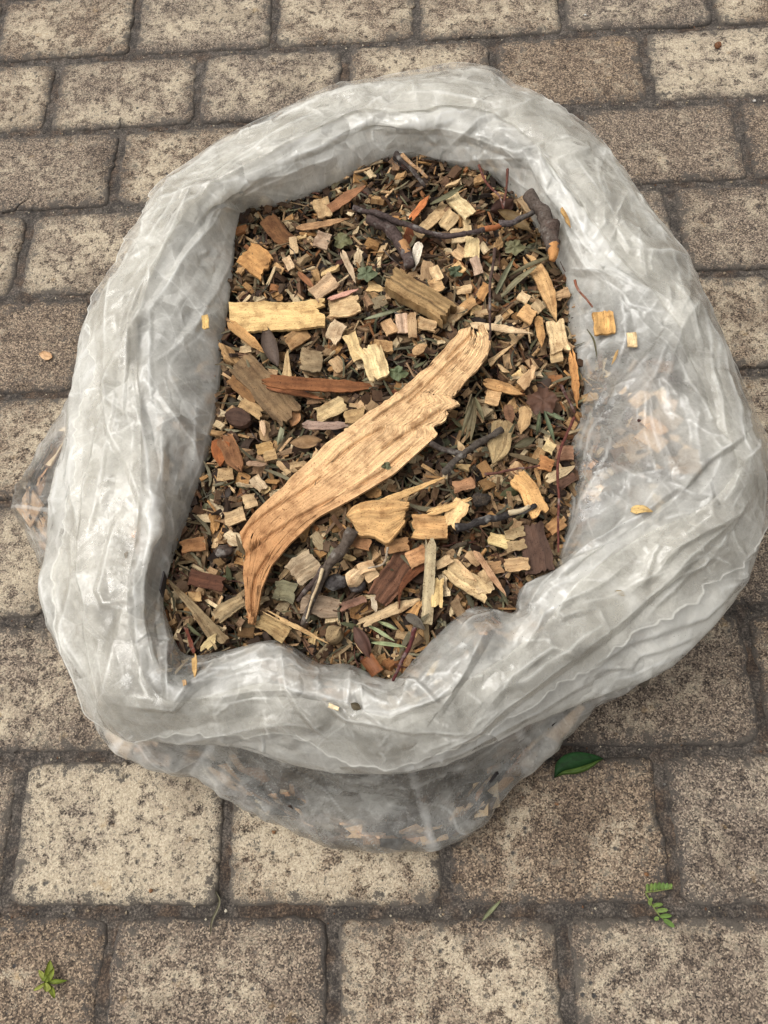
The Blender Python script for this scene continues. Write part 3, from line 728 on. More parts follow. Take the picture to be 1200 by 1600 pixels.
st_ = RNG.integers(0, NT_, 1500); su_ = RNG.uniform(.06, .85, 1500); uj = np.searchsorted(U, su_); N1 = normals(G); N1 *= np.sign(N1[..., 2:]+1e-9)
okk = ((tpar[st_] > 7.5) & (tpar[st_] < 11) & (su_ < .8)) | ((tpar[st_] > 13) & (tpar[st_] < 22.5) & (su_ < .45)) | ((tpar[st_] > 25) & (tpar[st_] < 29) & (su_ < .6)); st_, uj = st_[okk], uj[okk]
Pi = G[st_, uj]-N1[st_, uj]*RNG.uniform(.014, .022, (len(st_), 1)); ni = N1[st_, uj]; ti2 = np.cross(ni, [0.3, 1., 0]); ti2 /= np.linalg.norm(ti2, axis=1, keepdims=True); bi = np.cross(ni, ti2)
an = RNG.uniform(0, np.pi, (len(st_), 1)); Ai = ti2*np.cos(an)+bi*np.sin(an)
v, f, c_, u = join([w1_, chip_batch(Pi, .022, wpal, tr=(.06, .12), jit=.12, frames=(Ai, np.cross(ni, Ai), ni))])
c_ = np.clip((c_+(c_.mean(1, keepdims=True)-c_)*.25)*1.5, 0, .8)                    # pale wood, colours brightened to offset the shade inside the bag
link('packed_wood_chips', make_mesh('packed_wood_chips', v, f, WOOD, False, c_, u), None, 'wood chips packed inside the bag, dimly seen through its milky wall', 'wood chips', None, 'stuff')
# dark heart of the load so no light leaks through between them
Hn = 120; hb = closed(toward(PB_, -.030, 0), Hn); ht = closed(toward(PI_*.5+PC_*.5, -.006, -.07), Hn); hm = closed(toward(PB_*.5+PO_*.5, -.045, 0), Hn)
hb0 = hb.copy(); hb0[:, 2] = .006; hc_ = np.repeat(CEN[None], Hn, 0); hc_[:, 2] = .17
Vh = np.stack([hb0, hb, hm, ht, hc_], 1); Vh[:, 1:4] += RNG.normal(0, .002, Vh[:, 1:4].shape)
link('mulch_core', make_mesh('mulch_core', Vh.reshape(-1, 3), grid_faces(Hn, 5, True), SOIL, True), None, 'dark packed mulch deep inside the bag', 'mulch', None, 'stuff')

# ---------------------------------------------------------------- single pieces
def resample(pts, n):
    pts = np.asarray(pts, float); d = np.concatenate([[0], np.cumsum(np.linalg.norm(np.diff(pts, axis=0), axis=1))])
    t = np.linspace(0, d[-1], n); k = len(pts)
    if k < 3: return np.stack([np.interp(t, d, pts[:, j]) for j in range(pts.shape[1])], -1)
    P = np.vstack([2*pts[0]-pts[1], pts, 2*pts[-1]-pts[-2]]); i = np.clip(np.searchsorted(d, t, side='right')-1, 0, k-2)
    f = ((t-d[i])/(d[i+1]-d[i]+1e-9))[:, None]; a, b, c, e = P[i], P[i+1], P[i+2], P[i+3]
    return .5*((2*b)+(c-a)*f+(2*a-5*b+4*c-e)*f**2+(-a+3*b-3*c+e)*f**3)
def slab(name, L, R, dz, th, col, mat, nc, ragged, ridge, cup=0, arch=0, tip=0, place=None, smooth=False, coltip=None, warp=0, grooves=()):
    """closed solid between a left and a right outline (both n px points); top is fibrous, ends are ragged"""
    n = len(L); seed = int(RNG.integers(1, 1e6))
    s = np.linspace(0, 1, nc)
    endj = (.55*RNG.normal(0, 1, nc)+1.1*noise(s*3.3, 0*s, seed))*ragged; endk = (.55*RNG.normal(0, 1, nc)+1.1*noise(s*3.3, 0*s, seed+7))*ragged
    Pm = np.empty((n, nc, 2)); ti_ = np.linspace(0, 1, n)
    for j in range(nc):
        t = np.clip(endj[j]*1.0, 0, .5)+ti_*(1-np.clip(endj[j], 0, .5)-np.clip(endk[j], 0, .5))
        q = L+(R-L)*s[j]
        Pm[:, j, 0] = np.interp(t, ti_, q[:, 0]); Pm[:, j, 1] = np.interp(t, ti_, q[:, 1])
    if not smooth: Pm = Pm+.9*np.stack([noise(Pm[..., 0]/4.5, Pm[..., 1]/4.5, seed+11), noise(Pm[..., 0]/4.5, Pm[..., 1]/4.5, seed+12)], -1)
    place = place or on_mulch
    Wp = place(Pm[..., 0], Pm[..., 1], 0.0)
    zc_ = Wp[..., 2].mean() if n*nc < 400 else None
    if zc_ is not None:                                            # a stiff piece lies as one plane with its own tilt
        x0, y0 = Wp[..., 0].mean(), Wp[..., 1].mean()
        pl = zc_+(Wp[..., 0]-x0)*RNG.normal(0, .16)+(Wp[..., 1]-y0)*RNG.normal(0, .16)
    else:
        A3 = np.column_stack([Wp[..., 0].ravel(), Wp[..., 1].ravel(), np.ones(Wp[..., 0].size)]); pl = (A3@np.linalg.lstsq(A3, Wp[..., 2].ravel(), rcond=None)[0]).reshape(Wp.shape[:2])
    c0 = np.linspace(-1, 1, nc)[None]; l0 = np.linspace(-1, 1, n)[:, None]
    z = pl+dz+cup*c0**2+arch*(1-l0**2)+warp*l0*c0
    fibre = RNG.normal(0, 1, nc)*ridge
    rid = fibre[None]*(.55+.6*noise(l0*3+0*c0, c0*4+0*l0, seed))+ridge*.9*noise(l0*n*.1+0*c0, c0*nc*.45+0*l0, seed+1)
    for gp in grooves:
        gp = np.array(gp, float)
        dm = np.full(Pm.shape[:2], 1e9)
        for a_, b_ in zip(gp[:-1], gp[1:]):
            dd_ = b_-a_; tq = np.clip(((Pm-a_)@dd_)/(dd_@dd_), 0, 1); dm = np.minimum(dm, np.linalg.norm(Pm-a_-tq[..., None]*dd_, axis=-1))
        rid = rid-.0040*np.clip(1-dm/3.8, 0, 1)+.0004*np.exp(-((dm-7)/4)**2)
    ln = np.linalg.norm(Wp[-1, nc//2]-Wp[0, nc//2]); wd = np.linalg.norm(Wp[n//2, -1]-Wp[n//2, 0])
    # re-project at the final height so the outline stays where it was traced
    T = at(Pm[..., 0], Pm[..., 1], z+th/2); T[..., 2] += rid
    B = T.copy(); B[..., 2] = z-th/2-.3*rid
    nm = n*nc; V = np.concatenate([T.reshape(-1, 3), B.reshape(-1, 3)])
    F = grid_faces(n, nc).tolist(); F = [q_[::-1] for q_ in F]+[[x+nm for x in q_] for q_ in F]
    for j in range(nc-1): F.append([j, j+1, j+1+nm, j+nm]); a = (n-1)*nc+j; F.append([a+1, a, a+nm, a+1+nm])
    for i in range(n-1): a = i*nc; F.append([a+nc, a, a+nm, a+nc+nm]); b = i*nc+nc-1; F.append([b, b+nc, b+nc+nm, b+nm])
    fc = lin(col)*ALB; sv = 1+.16*RNG.normal(0, 1, nc)
    cc = fc[None, None]*sv[None, :, None]*(1+.16*noise(l0*2.5+0*c0, c0*2+0*l0, seed+2))[..., None]
    if coltip is not None: k_ = np.clip((ti_-.6)/.2, 0, 1)[:, None, None]; cc = cc*(1-k_)+lin(coltip)*ALB*k_
    cc = np.clip(cc, 0.004, .9); cc = np.concatenate([cc.reshape(-1, 3), cc.reshape(-1, 3)*.85])
    uv = np.stack([np.broadcast_to(c0*wd/2, (n, nc)), np.broadcast_to(l0*ln/2, (n, nc))], -1).reshape(-1, 2)+RNG.uniform(0, 5, 2)
    return make_mesh(name, V, F, mat, smooth, cc, np.vstack([uv, uv]))
PROF = {'chip': lambda t: np.ones_like(t), 'splinter': lambda t: np.clip(np.minimum(t*7+.35, (1-t)*2.6+.06), 0, 1), 'wedge': lambda t: 1-.85*t,
        'leaf': lambda t: np.clip(np.sin(np.pi*np.clip(t, .01, .99))**.75, .05, 1), 'blade': lambda t: np.clip(np.sin(np.pi*np.clip(t*.93+.05, 0, 1))**.8, .08, 1),
        'oval': lambda t: np.sqrt(np.clip(1-(2*t-1)**2, .02, 1))}
def outline(pts, w, shape, n, wj=.09):
    sp = resample(pts, n); tg = np.gradient(sp, axis=0); tg /= np.linalg.norm(tg, axis=1, keepdims=True)+1e-9; nr = np.stack([-tg[:, 1], tg[:, 0]], -1)
    t = np.linspace(0, 1, n); p = PROF[shape](t)*w/2; s = int(RNG.integers(1, 1e6))
    a = p*(1+wj*(noise(t*3.1, t*0, s)*1.5+noise(t*n*.7, t*0, s+2)*.35)); b = p*(1+wj*(noise(t*3.1, t*0, s+1)*1.5+noise(t*n*.7, t*0, s+3)*.35))
    return sp+nr*a[:, None], sp-nr*b[:, None]
def tube(name, pts, r_px, col, dz, mat, taper=.6, knobs=.14, endcol=None, place=None, sides=9, lift=None):
    place = place or on_mulch
    d = np.linalg.norm(np.diff(np.asarray(pts, float)[:, :2], axis=0), axis=1).sum(); n = int(max(6, d/4)); sp = resample(pts, n); t = np.linspace(0, 1, n)
    sp = sp+np.stack([noise(t*d/18, t*0, 71), noise(t*d/18, t*0+5, 72)], -1)*min(r_px*.5, 2)
    P = place(sp[:, 0], sp[:, 1], 0.0); zs = np.convolve(np.pad(P[:, 2], 3, mode='edge'), np.ones(7)/7, 'valid')+dz
    if lift is not None: zs = zs+np.interp(t, np.linspace(0, 1, len(lift)), lift)
    P = at(sp[:, 0], sp[:, 1], zs); dist = (CAM_H-zs)/FPX; r = r_px*dist*(1-(1-taper)*t)
    tg = np.gradient(P, axis=0); tg /= np.linalg.norm(tg, axis=1, keepdims=True)+1e-9; sd_ = np.cross(tg, [0, 0, 1.]); sd_ /= np.linalg.norm(sd_, axis=1, keepdims=True)+1e-9; uq = np.cross(sd_, tg)
    th = np.arange(sides)/sides*2*np.pi; kn = 1+knobs*noise(t[:, None]*d/11+0*th, 2*np.cos(th)[None]+0*t[:, None], 73)+knobs*.8*noise(t[:, None]*d/5+0*th, 2*np.sin(th)[None]+0*t[:, None], 74)
    V = P[:, None]+(r[:, None]*kn)[..., None]*(np.cos(th)[None, :, None]*sd_[:, None]+np.sin(th)[None, :, None]*uq[:, None])
    F = [[i*sides+j, i*sides+(j+1) % sides, (i+1)*sides+(j+1) % sides, (i+1)*sides+j] for i in range(n-1) for j in range(sides)]
    V = np.concatenate([V.reshape(-1, 3), P[:1]-tg[:1]*r[0]*.2, P[-1:]+tg[-1:]*r[-1]*.5])
    for j in range(sides): F.append([n*sides, (j+1) % sides, j]); F.append([n*sides+1, (n-1)*sides+j, (n-1)*sides+(j+1) % sides])
    cc = np.tile(lin(col)*ALB, (len(V), 1))
    if endcol is not None: cc[(n-2)*sides:n*sides] = lin(endcol)*ALB; cc[-1] = lin(endcol)*ALB
    return make_mesh(name, V, F, mat, True, cc, np.zeros((len(V), 2)))
def lobed(name, cx, cy, r, col, dz, mat=None, lobes=5, place=None, seed=0):
    """flat crumpled leaf with a lobed outline: rings from the centre"""
    place = place or on_mulch; n = 60; th = np.linspace(0, 2*np.pi, n, endpoint=False); k = 6
    rr = r*(.72+.22*np.abs(np.cos(lobes/2*th+seed))+.14*noise(th*4, 0*th, 80+seed)); s = np.linspace(0, 1, k)
    X = cx+np.cos(th)[:, None]*rr[:, None]*s; Y = cy+np.sin(th)[:, None]*rr[:, None]*s*.85
    P = place(X, Y, 0.0); z = P[..., 2].mean()+dz+.0022*s[None]*noise(np.cos(th)[:, None]*2.3*s, np.sin(th)[:, None]*2.3*s, 90+seed)*1.6-.0012*(np.cos(lobes*th)[:, None]*s)
    P = at(X, Y, z); c = lin(col)*ALB*(1+.18*noise(X/5, Y/5, 95+seed))[..., None]
    return make_mesh(name, P.reshape(-1, 3), grid_faces(n, k, True), mat or LEAF, True, np.clip(c, .003, 1).reshape(-1, 3), np.stack([np.cos(th)[:, None]*s*.01, np.sin(th)[:, None]*s*.01], -1).reshape(-1, 2))
def on_ground(px, py, dz=0.0): return at(px, py, np.full(np.shape(px), .0012)+dz)
FILM_PTS = G1[:, (U > .0) & (U < 1.9)].reshape(-1, 3)[::3]; FILM_PX = pix(FILM_PTS)
def on_film(px, py, dz=0.0):
    px = np.asarray(px, float); py = np.asarray(py, float); a, b = px.mean(), py.mean(); d = (FILM_PX[:, 0]-a)**2+(FILM_PX[:, 1]-b)**2
    z = FILM_PTS[d < 60, 2]; z = z.max() if len(z) else FILM_PTS[d.argmin(), 2]
    return at(px, py, np.full(px.shape, z+.0035+dz))

# kind | name | category | height layer | width px | r,g,b | spine px ... | label      (kind may carry @ground or @film)
PIECES = '''
chip|wood_chip|wood chip|2|38|196,142,80|381,392 419,419|square tan wood chip near the upper left corner of the bag mouth
chip|wood_piece|wood piece|4|42|232,192,124|359,497 440,491 508,489|flat pale yellow board lying against the left film, upper of the two longest flat pieces
chip|wood_chip|wood chip|3|30|226,190,136|514,481 562,474|pale broken chunk touching the right end of the flat yellow board
splinter|wood_splinter|wood splinter|4|7|206,150,128|512,468 561,451|pinkish splinter lying along the top of the pale broken chunk
splinter|wood_splinter|wood splinter|5|14|214,160,96|356,502 386,528 416,553|tan splinter slanting down below the flat yellow board
leaf|dry_leaf|leaf|6|25|98,80,68|414,508 421,540 434,572|purple brown curled leaf standing under the flat yellow board
splinter|wood_splinter|wood splinter|4|9|178,134,90|463,356 505,350 546,341|brown pointed stick near the top left of the mouth
splinter|twig_stub|twig|5|14|166,112,72|506,334 535,312 572,289|reddish twig with a frayed lower end near the top film
chip|wood_chip|wood chip|3|24|204,168,118|500,310 508,340|pale chip left of the frayed reddish twig
chip|bark_piece|bark|2|26|124,82,46|414,340 452,380|brown bark slab behind the square tan chip
splinter|wood_splinter|wood splinter|4|11|206,178,142|534,392 545,416 556,442|pale sliver standing left of the green lobed leaf
chip|wood_chip|wood chip|3|24|170,142,114|492,372 514,380|greyish chip between the pointed brown stick and the square tan chip
chip|wood_chip|wood chip|4|24|200,164,124|489,462 523,433|ridged tan chip above the pale broken chunk
splinter|wood_splinter|wood splinter|3|9|150,96,58|466,424 492,452|narrow brown splinter left of the ridged tan chip
blade|narrow_leaf|leaf|5|7|148,150,116|569,499 600,490 632,480|slim pale green leaf blade right of the pale broken chunk
chip|wood_chip|wood chip|4|24|222,192,150|532,504 516,534|pale ridged chip below the pale broken chunk
chip|wood_chip|wood chip|3|24|192,148,96|447,536 480,516|tan chip tucked under the flat yellow board
chip|wood_chip|wood chip|3|12|214,180,132|457,370 460,396|small upright pale chip right of the square tan chip
chip|wood_chip|wood chip|3|13|218,184,140|446,402 456,420|small two-lobed pale chip below the upright pale chip
chip|split_log_piece|split branch|7|34|166,132,84|609,428 655,458 704,492|thick split branch piece with a dark bark edge in the upper middle
splinter|wood_chip|wood chip|6|14|238,224,200|656,378 650,400 645,424|very pale upright sliver above the thick split branch piece
chip|wood_chip|wood chip|4|22|228,202,148|701,300 717,318 735,338|knobbly cream chip near the top right of the mouth
chip|wood_chip|wood chip|4|17|214,178,126|649,370 672,345 699,320|long cream chip leaning left of the knobbly cream chip
chip|wood_chip|wood chip|3|22|222,188,134|692,355 710,332|short cream chip between two longer cream chips
chip|wood_chip|wood chip|6|21|236,206,146|739,370 737,402|ridged yellow block in the cluster under the dark thin branch
chip|wood_chip|wood chip|5|11|234,206,158|751,380 761,394|tiny cream block right of the ridged yellow block
chip|wood_chip|wood chip|3|22|228,198,148|704,370 730,365|cream chip just above the ridged yellow block
chip|wood_chip|wood chip|3|12|230,198,142|730,342 731,368|narrow cream chip crossing under the dark thin branch
chip|wood_chip|wood chip|4|18|222,180,128|710,388 726,400|rough cream lump left of the ridged yellow block
chip|wood_chip|wood chip|4|14|196,164,136|741,400 748,428|pinkish grey chip below the ridged yellow block
chip|wood_chip|wood chip|5|21|218,174,112|708,426 722,413|small square tan chip under the cream cluster
chip|wood_chip|wood chip|4|17|182,146,104|669,408 663,441|grey tan ridged chip right of the very pale sliver
chip|wood_chip|wood chip|5|16|226,190,138|677,416 686,437|cream chip beside the grey tan ridged chip
chip|wood_chip|wood chip|4|20|214,170,114|672,450 692,440|tan chip at the upper right end of the thick split branch piece
splinter|wood_splinter|wood splinter|5|10|196,112,58|640,344 655,325 672,304|bright orange splinter near the top of the mouth
splinter|bark_piece|bark|3|18|136,72,38|645,348 635,385|orange brown bark flake behind the fork of the dark branch
leaf|dry_leaf|leaf|5|28|86,54,42|766,330 788,322 802,312|dark red dead leaf by the upper right film
leaf|dry_leaf|leaf|6|20|140,112,70|778,328 805,342 831,360|olive tan curled leaf draped over the dark thin branch
splinter|wood_piece|stick|5|22|208,162,104|820,400 848,434 870,502|long tan stick slanting down along the upper right film
chip|wood_chip|wood chip|7|31|234,200,146|866,500 876,550|pale blocky chip at the lower end of the long tan stick
blade|narrow_leaf|leaf|6|8|136,136,104|803,403 788,430 770,468|grey green leaf blade left of the long tan stick, steeper of two
blade|narrow_leaf|leaf|6|9|150,140,104|838,416 806,440 776,472|straw coloured leaf blade crossing the upper part of the long tan stick
blade|narrow_leaf|leaf|8|7|132,122,90|861,401 830,412 794,432|slim dry leaf blade hanging from the broken end of the knobbly branch
splinter|wood_splinter|wood splinter|8|10|230,198,152|734,507 780,512 833,521|pale pointed splinter at the top end of the long wood strip
chip|wood_chip|wood chip|4|15|196,148,92|716,489 743,468|tan chip above the pale pointed splinter
chip|wood_chip|wood chip|4|15|200,144,82|748,466 762,444|orange tan chip right of the thick split branch piece
chip|wood_chip|wood chip|5|24|206,158,100|813,484 834,498|tan block left of the pale blocky chip
splinter|wood_splinter|wood splinter|5|13|204,152,90|842,493 847,542|upright tan splinter left of the pale blocky chip
chip|wood_chip|wood chip|5|16|226,192,142|810,460 826,470|frayed cream chip left of the long tan stick
chip|wood_chip|wood chip|5|17|220,186,136|834,472 847,485|fluffy cream chip beside the lower part of the long tan stick
chip|wood_chip|wood chip|4|18|208,170,120|653,503 682,510|tan chip below the lower end of the thick split branch piece
chip|wood_chip|wood chip|4|17|206,170,138|627,490 630,520|pinkish chip under the left half of the thick split branch piece
chip|wood_chip|wood chip|4|14|204,166,120|643,488 646,528|narrow upright chip next to the pinkish chip under the branch piece
blade|narrow_leaf|leaf|6|8|124,120,86|672,319 700,305 727,287|grey green blade touching the top end of the knobbly cream chip
chip|wood_chip|wood chip|6|11|200,166,122|812,308 829,330|small pale chip left of the knobbly branch
chip|bark_piece|bark|4|46|132,104,70|374,562 412,602 456,652|big grey brown fibrous bark chunk at the left, under the orange strip
splinter|wood_strip|wood strip|8|19|158,98,56|408,594 480,599 545,602 612,604|bright orange brown pointed strip lying across the left end of the long wood strip
splinter|wood_splinter|wood splinter|7|9|156,94,54|416,604 460,613 508,624|orange prong splitting off below the bright orange strip
chip|wood_chip|wood chip|5|36|158,134,98|468,560 504,566|square grey speckled chip above the bright orange strip
chip|wood_chip|wood chip|6|36|232,202,144|573,540 596,590|large cream ridged chip above the bright orange strip tip
chip|wood_chip|wood chip|5|20|220,186,126|545,521 563,561|long cream chip joined to the left of the large cream ridged chip
wedge|wood_chip|wood chip|5|20|206,172,120|448,606 449,548|pointed upright tan chip behind the bright orange strip
oval|seed_pod|seed pod|6|25|86,60,46|352,646 392,657|dark reddish oval pod near the left film
chip|wood_chip|wood chip|5|24|222,190,134|493,650 540,626|frayed cream chip under the middle of the bright orange strip
splinter|wood_splinter|wood splinter|7|13|172,142,124|472,664 512,665 558,661|pinkish grey stick touching the left edge of the long wood strip
leaf|dry_leaf|leaf|6|21|164,126,84|453,692 478,690 503,688|tan curled leaf left of the long wood strip, below the pinkish grey stick
chip|wood_chip|wood chip|5|17|198,156,96|401,702 426,698|small tan block left of the tan curled leaf
chip|wood_chip|wood chip|5|15|206,166,110|411,714 432,708|second small tan block, just under the first left of the curled leaf
splinter|wood_splinter|wood splinter|6|8|178,142,110|384,724 418,726|grey tan splinter lying level below the two small tan blocks
splinter|bark_piece|bark|5|28|152,102,62|347,680 362,706 378,738|brown bark flake leaning on the left film
splinter|bark_piece|bark|4|26|170,94,42|345,686 343,728|orange bark flake behind the brown bark flake at the left film
chip|wood_chip|wood chip|5|17|206,168,116|338,742 364,740|pale chip at the left film below the brown bark flake
chip|wood_chip|wood chip|6|23|204,170,122|350,812 382,802|ridged tan chip left of the notch of the long wood strip
chip|wood_chip|wood chip|6|23|212,178,130|380,786 401,780|blocky tan chip above the ridged tan chip by the notch
chip|wood_chip|wood chip|5|17|214,186,146|396,745 412,766|crumbly pale chip at the left edge of the long wood strip
blade|narrow_leaf|leaf|7|9|156,154,118|443,660 439,678 434,696|short pale green blade left of the long wood strip
chip|wood_chip|wood chip|5|19|186,150,98|537,652 571,645|tan chip pressed under the left edge of the long wood strip
splinter|wood_splinter|wood splinter|6|8|216,178,138|409,656 413,682|small pinkish curl under the fibrous bark chunk
chip|wood_chip|wood chip|4|18|182,146,96|376,627 411,647|tan chip at the lower left of the fibrous bark chunk
chip|bark_piece|bark|3|22|140,98,54|362,588 402,628|brown bark sliver behind the fibrous bark chunk
leaf|dry_leaf|leaf|7|17|198,142,92|466,640 460,655 455,666|small orange leaf tip under the orange prong
splinter|wood_chip|wood chip|6|17|206,154,94|755,596 786,604 817,616|curled tan chip right of the long wood strip
chip|wood_chip|wood chip|5|24|212,168,114|759,618 781,624|cream chip tucked under the curled tan chip
wedge|wood_splinter|wood splinter|7|10|226,186,132|764,568 783,552 804,537|cream pointed sliver at the upper right of the long wood strip
chip|wood_chip|wood chip|6|18|212,170,120|813,604 832,582|tan chip to the right of the curled tan chip
chip|wood_chip|wood chip|6|9|220,178,128|830,590 834,570|thin cream chip standing above the tan chip on the right
splinter|wood_piece|wood piece|5|36|186,158,110|788,656 782,692 770,724|big rounded grey tan block behind the forked dark twig
splinter|wood_chip|wood chip|6|20|196,156,104|820,634 819,655 814,678|tan almond shaped chip right of the big rounded block
splinter|wood_chip|wood chip|5|17|136,96,66|793,632 799,662|brown almond shaped chip left of the tan almond chip
splinter|wood_splinter|wood splinter|7|12|212,148,82|892,545 899,590 902,638|long orange tan stick standing against the right film
chip|wood_chip|wood chip|6|22|148,106,78|868,707 897,709|reddish brown block against the right film
chip|wood_chip|wood chip|6|16|230,200,140|850,694 867,703|cream chip left of the reddish brown block
chip|wood_chip|wood chip|7|20|196,132,76|841,720 864,728|orange rounded block below the cream chip on the right
splinter|wood_splinter|wood splinter|5|16|214,186,140|852,750 875,740 899,728|cream splintered chip below the orange rounded block
chip|bark_piece|bark|5|15|104,72,54|874,760 899,743|dark brown bark chip at the right film
chip|wood_chip|wood chip|5|17|168,120,82|708,762 742,752|brown flat chip below the right side of the long wood strip
splinter|wood_splinter|wood splinter|8|11|222,176,112|667,802 705,790 742,777|cream splinter pointing right below the long wood strip
wedge|wood_splinter|wood splinter|9|15|216,170,106|596,787 645,765 698,744|long tan splinter lying on the big rough tan piece
chip|wood_chip|wood chip|6|36|216,164,102|643,822 700,824|flat rectangular tan chip right of the big rough tan piece
chip|wood_chip|wood chip|7|26|232,190,128|724,782 702,822|cream rectangular chip leaning on the flat rectangular chip
blade|narrow_leaf|leaf|8|7|112,102,72|738,620 730,650 721,682|olive blade in the fan of blades right of the long wood strip, leftmost
blade|narrow_leaf|leaf|8|7|124,110,78|739,622 734,655 728,687|olive blade in the fan of blades, second from the left
blade|narrow_leaf|leaf|8|7|132,116,82|741,622 741,650 735,690|brownish blade in the fan of blades, middle one
blade|narrow_leaf|leaf|8|7|118,110,76|742,620 750,640 756,658|short olive blade in the fan of blades, rightmost
blade|narrow_leaf|leaf|8|7|104,116,84|850,642 858,664 867,692|grey green blade pointing down under the red brown crumpled leaf
blade|narrow_leaf|leaf|8|7|110,120,88|852,643 866,649 883,657|grey green blade pointing right under the red brown crumpled leaf
blade|narrow_leaf|leaf|8|7|96,104,72|843,642 842,660 838,681|dark green blade left of the two grey green blades
leaf|dry_leaf|leaf|7|13|92,84,58|802,698 820,692 837,684|dark olive leaf lying right of the big rounded block
chip|wood_chip|wood chip|7|20|234,204,138|763,840 796,848|bright cream chip in the lower right of the mouth
chip|wood_chip|wood chip|6|16|188,160,114|789,836 820,829|grey tan ribbed chip right of the bright cream chip
chip|wood_chip|wood chip|5|17|178,148,104|791,856 822,848|second grey tan ribbed chip, under the first by the bright cream chip
chip|bark_piece|bark|5|42|92,66,52|828,818 838,856 846,894|dark red brown bark slab with specks at the lower right film
chip|wood_chip|wood chip|6|20|194,156,108|787,884 828,880|cream arched chip left of the dark red brown slab
chip|wood_chip|wood chip|5|20|170,128,84|763,892 786,884|tan brown chip left of the cream arched chip
splinter|wood_splinter|stick|8|10|188,144,104|741,860 765,895 792,932|thin stick slanting through the lower right of the mouth
chip|wood_chip|wood chip|6|30|212,180,128|698,884 730,908 764,930|large cream splintered chunk left of the thin slanting stick
chip|wood_chip|wood chip|7|14|220,188,140|744,922 772,914|cream chip at the lower end of the large splintered chunk
splinter|wood_splinter|wood splinter|7|12|210,172,122|708,875 726,893 746,909|cream splinter between the splintered chunk and the slanting stick
chip|wood_chip|wood chip|7|13|222,186,136|680,884 706,871|cream bar just right of the long mossy stick
wedge|bark_piece|bark|6|18|124,70,38|669,874 645,896 627,918 622,952|curved chestnut bark strip hanging left of the long mossy stick
chip|wood_chip|wood chip|9|28|206,150,98|637,876 668,862|square tan chip sitting on the curved chestnut bark strip
chip|bark_piece|bark|4|40|122,80,56|641,862 616,900 590,938|broad red brown bark slab behind the square tan chip
chip|wood_piece|stick|8|17|190,170,130|674,840 671,905 667,976|long mossy pale stick standing in the lower middle
chip|wood_chip|wood chip|7|18|232,196,128|684,902 682,949|pale yellow chip against the long mossy stick
oval|wood_chip|wood chip|8|27|230,194,146|545,914 563,890|rounded cream chip right of the dark forked branch
chip|wood_chip|wood chip|8|17|226,186,136|559,890 585,882|ribbed cream chip touching the rounded cream chip
chip|wood_chip|wood chip|7|18|222,184,134|570,903 590,892|small cream chip under the ribbed cream chip
chip|wood_chip|wood chip|6|40|182,158,124|457,902 494,873|square grey speckled chip under the tail of the long wood strip
chip|bark_piece|bark|5|30|122,116,86|428,920 462,928|mossy grey green bark plate left of the dark forked branch
chip|wood_chip|wood chip|5|32|176,150,122|470,942 530,950|broad pinkish grey chip behind the dark forked branch
chip|wood_chip|wood chip|6|22|170,144,102|335,966 358,950 381,936|grey tan chip left of the tail tip of the long wood strip
wedge|wood_piece|wood piece|8|26|154,130,92|348,1006 312,962 263,906|long grey pointed board standing at the lower left film
chip|wood_chip|wood chip|6|27|182,150,98|404,966 448,994|speckled tan chip right of the tail tip of the long wood strip
splinter|wood_splinter|wood splinter|9|8|216,176,118|410,954 460,978 514,1006|long thin cream splinter over the speckled tan chip
chip|wood_chip|wood chip|6|20|174,120,72|282,856 320,848|orange brown chip at the lower left film
chip|wood_chip|wood chip|6|16|196,154,98|295,934 314,931|small tan block at the left film above the grey pointed board
chip|bark_piece|bark|5|24|98,58,38|296,900 350,912|dark red brown bark strip at the lower left
splinter|wood_chip|wood chip|8|14|206,180,124|315,1018 338,990|pale splintered chip at the bottom end of the grey pointed board
chip|twig_stub|twig|6|6|112,52,32|290,980 303,1020|short reddish stick at the lower left film
oval|bark_piece|bark|7|28|150,126,88|512,1004 532,980|rounded tan nugget near the bottom film
chip|wood_chip|wood chip|6|13|190,156,106|382,1016 414,1012|ridged tan chip at the bottom film
leaf|dry_leaf|leaf|7|21|92,58,44|553,978 566,1002 578,1028|curled dark red leaf at the bottom of the mouth
chip|dry_leaf|leaf|6|22|160,96,54|572,1026 590,1052|bright orange leaf piece at the very bottom of the mouth
blade|narrow_leaf|leaf|9|6|162,172,122|573,976 595,988 617,1002|pale green blade at the bottom, lowest left of three
blade|narrow_leaf|leaf|9|6|152,162,114|590,971 605,976 621,984|pale green blade at the bottom, upper right of three
blade|narrow_leaf|leaf|9|7|144,154,108|580,1004 605,1006 634,1011|pale green blade at the bottom, nearly level one
splinter|wood_splinter|wood splinter|6|15|204,172,126|556,978 610,954 665,932|long pale splintered slat in the lower middle
splinter|wood_splinter|wood splinter|7|10|226,204,170|582,928 588,958|white splinter under the red brown bark slab
chip|bark_piece|bark|7|12|132,94,74|530,950 550,943 571,935|pinkish brown bark stick right of the dark forked branch
splinter|bark_piece|bark|7|13|106,98,86|634,962 650,970 664,984|grey curled bark by the foot of the long mossy stick
chip|wood_chip|wood chip|7|30|226,172,104|806,742 828,766 846,804|wide golden chip with split end in the right half
splinter|wood_chip|wood chip|6|14|196,154,104|645,552 668,538|tan splinter above the top end of the long wood strip
chip|wood_chip|wood chip|5|20|192,150,104|602,500 614,522|tan chip left of the pinkish chip
chip|wood_chip|wood chip|5|18|206,168,120|520,560 534,580|small cream chip left of the long cream chip
chip|wood_chip|wood chip|6|15|206,172,120|860,560 880,556|cream crumb under the pale blocky chip
chip|wood_chip|wood chip|5|20|190,138,84|858,830 878,812|tan chip by the red vine at the right film
chip|wood_chip|wood chip|5|20|172,122,78|545,842 580,852|tan chip left under the big rough tan piece
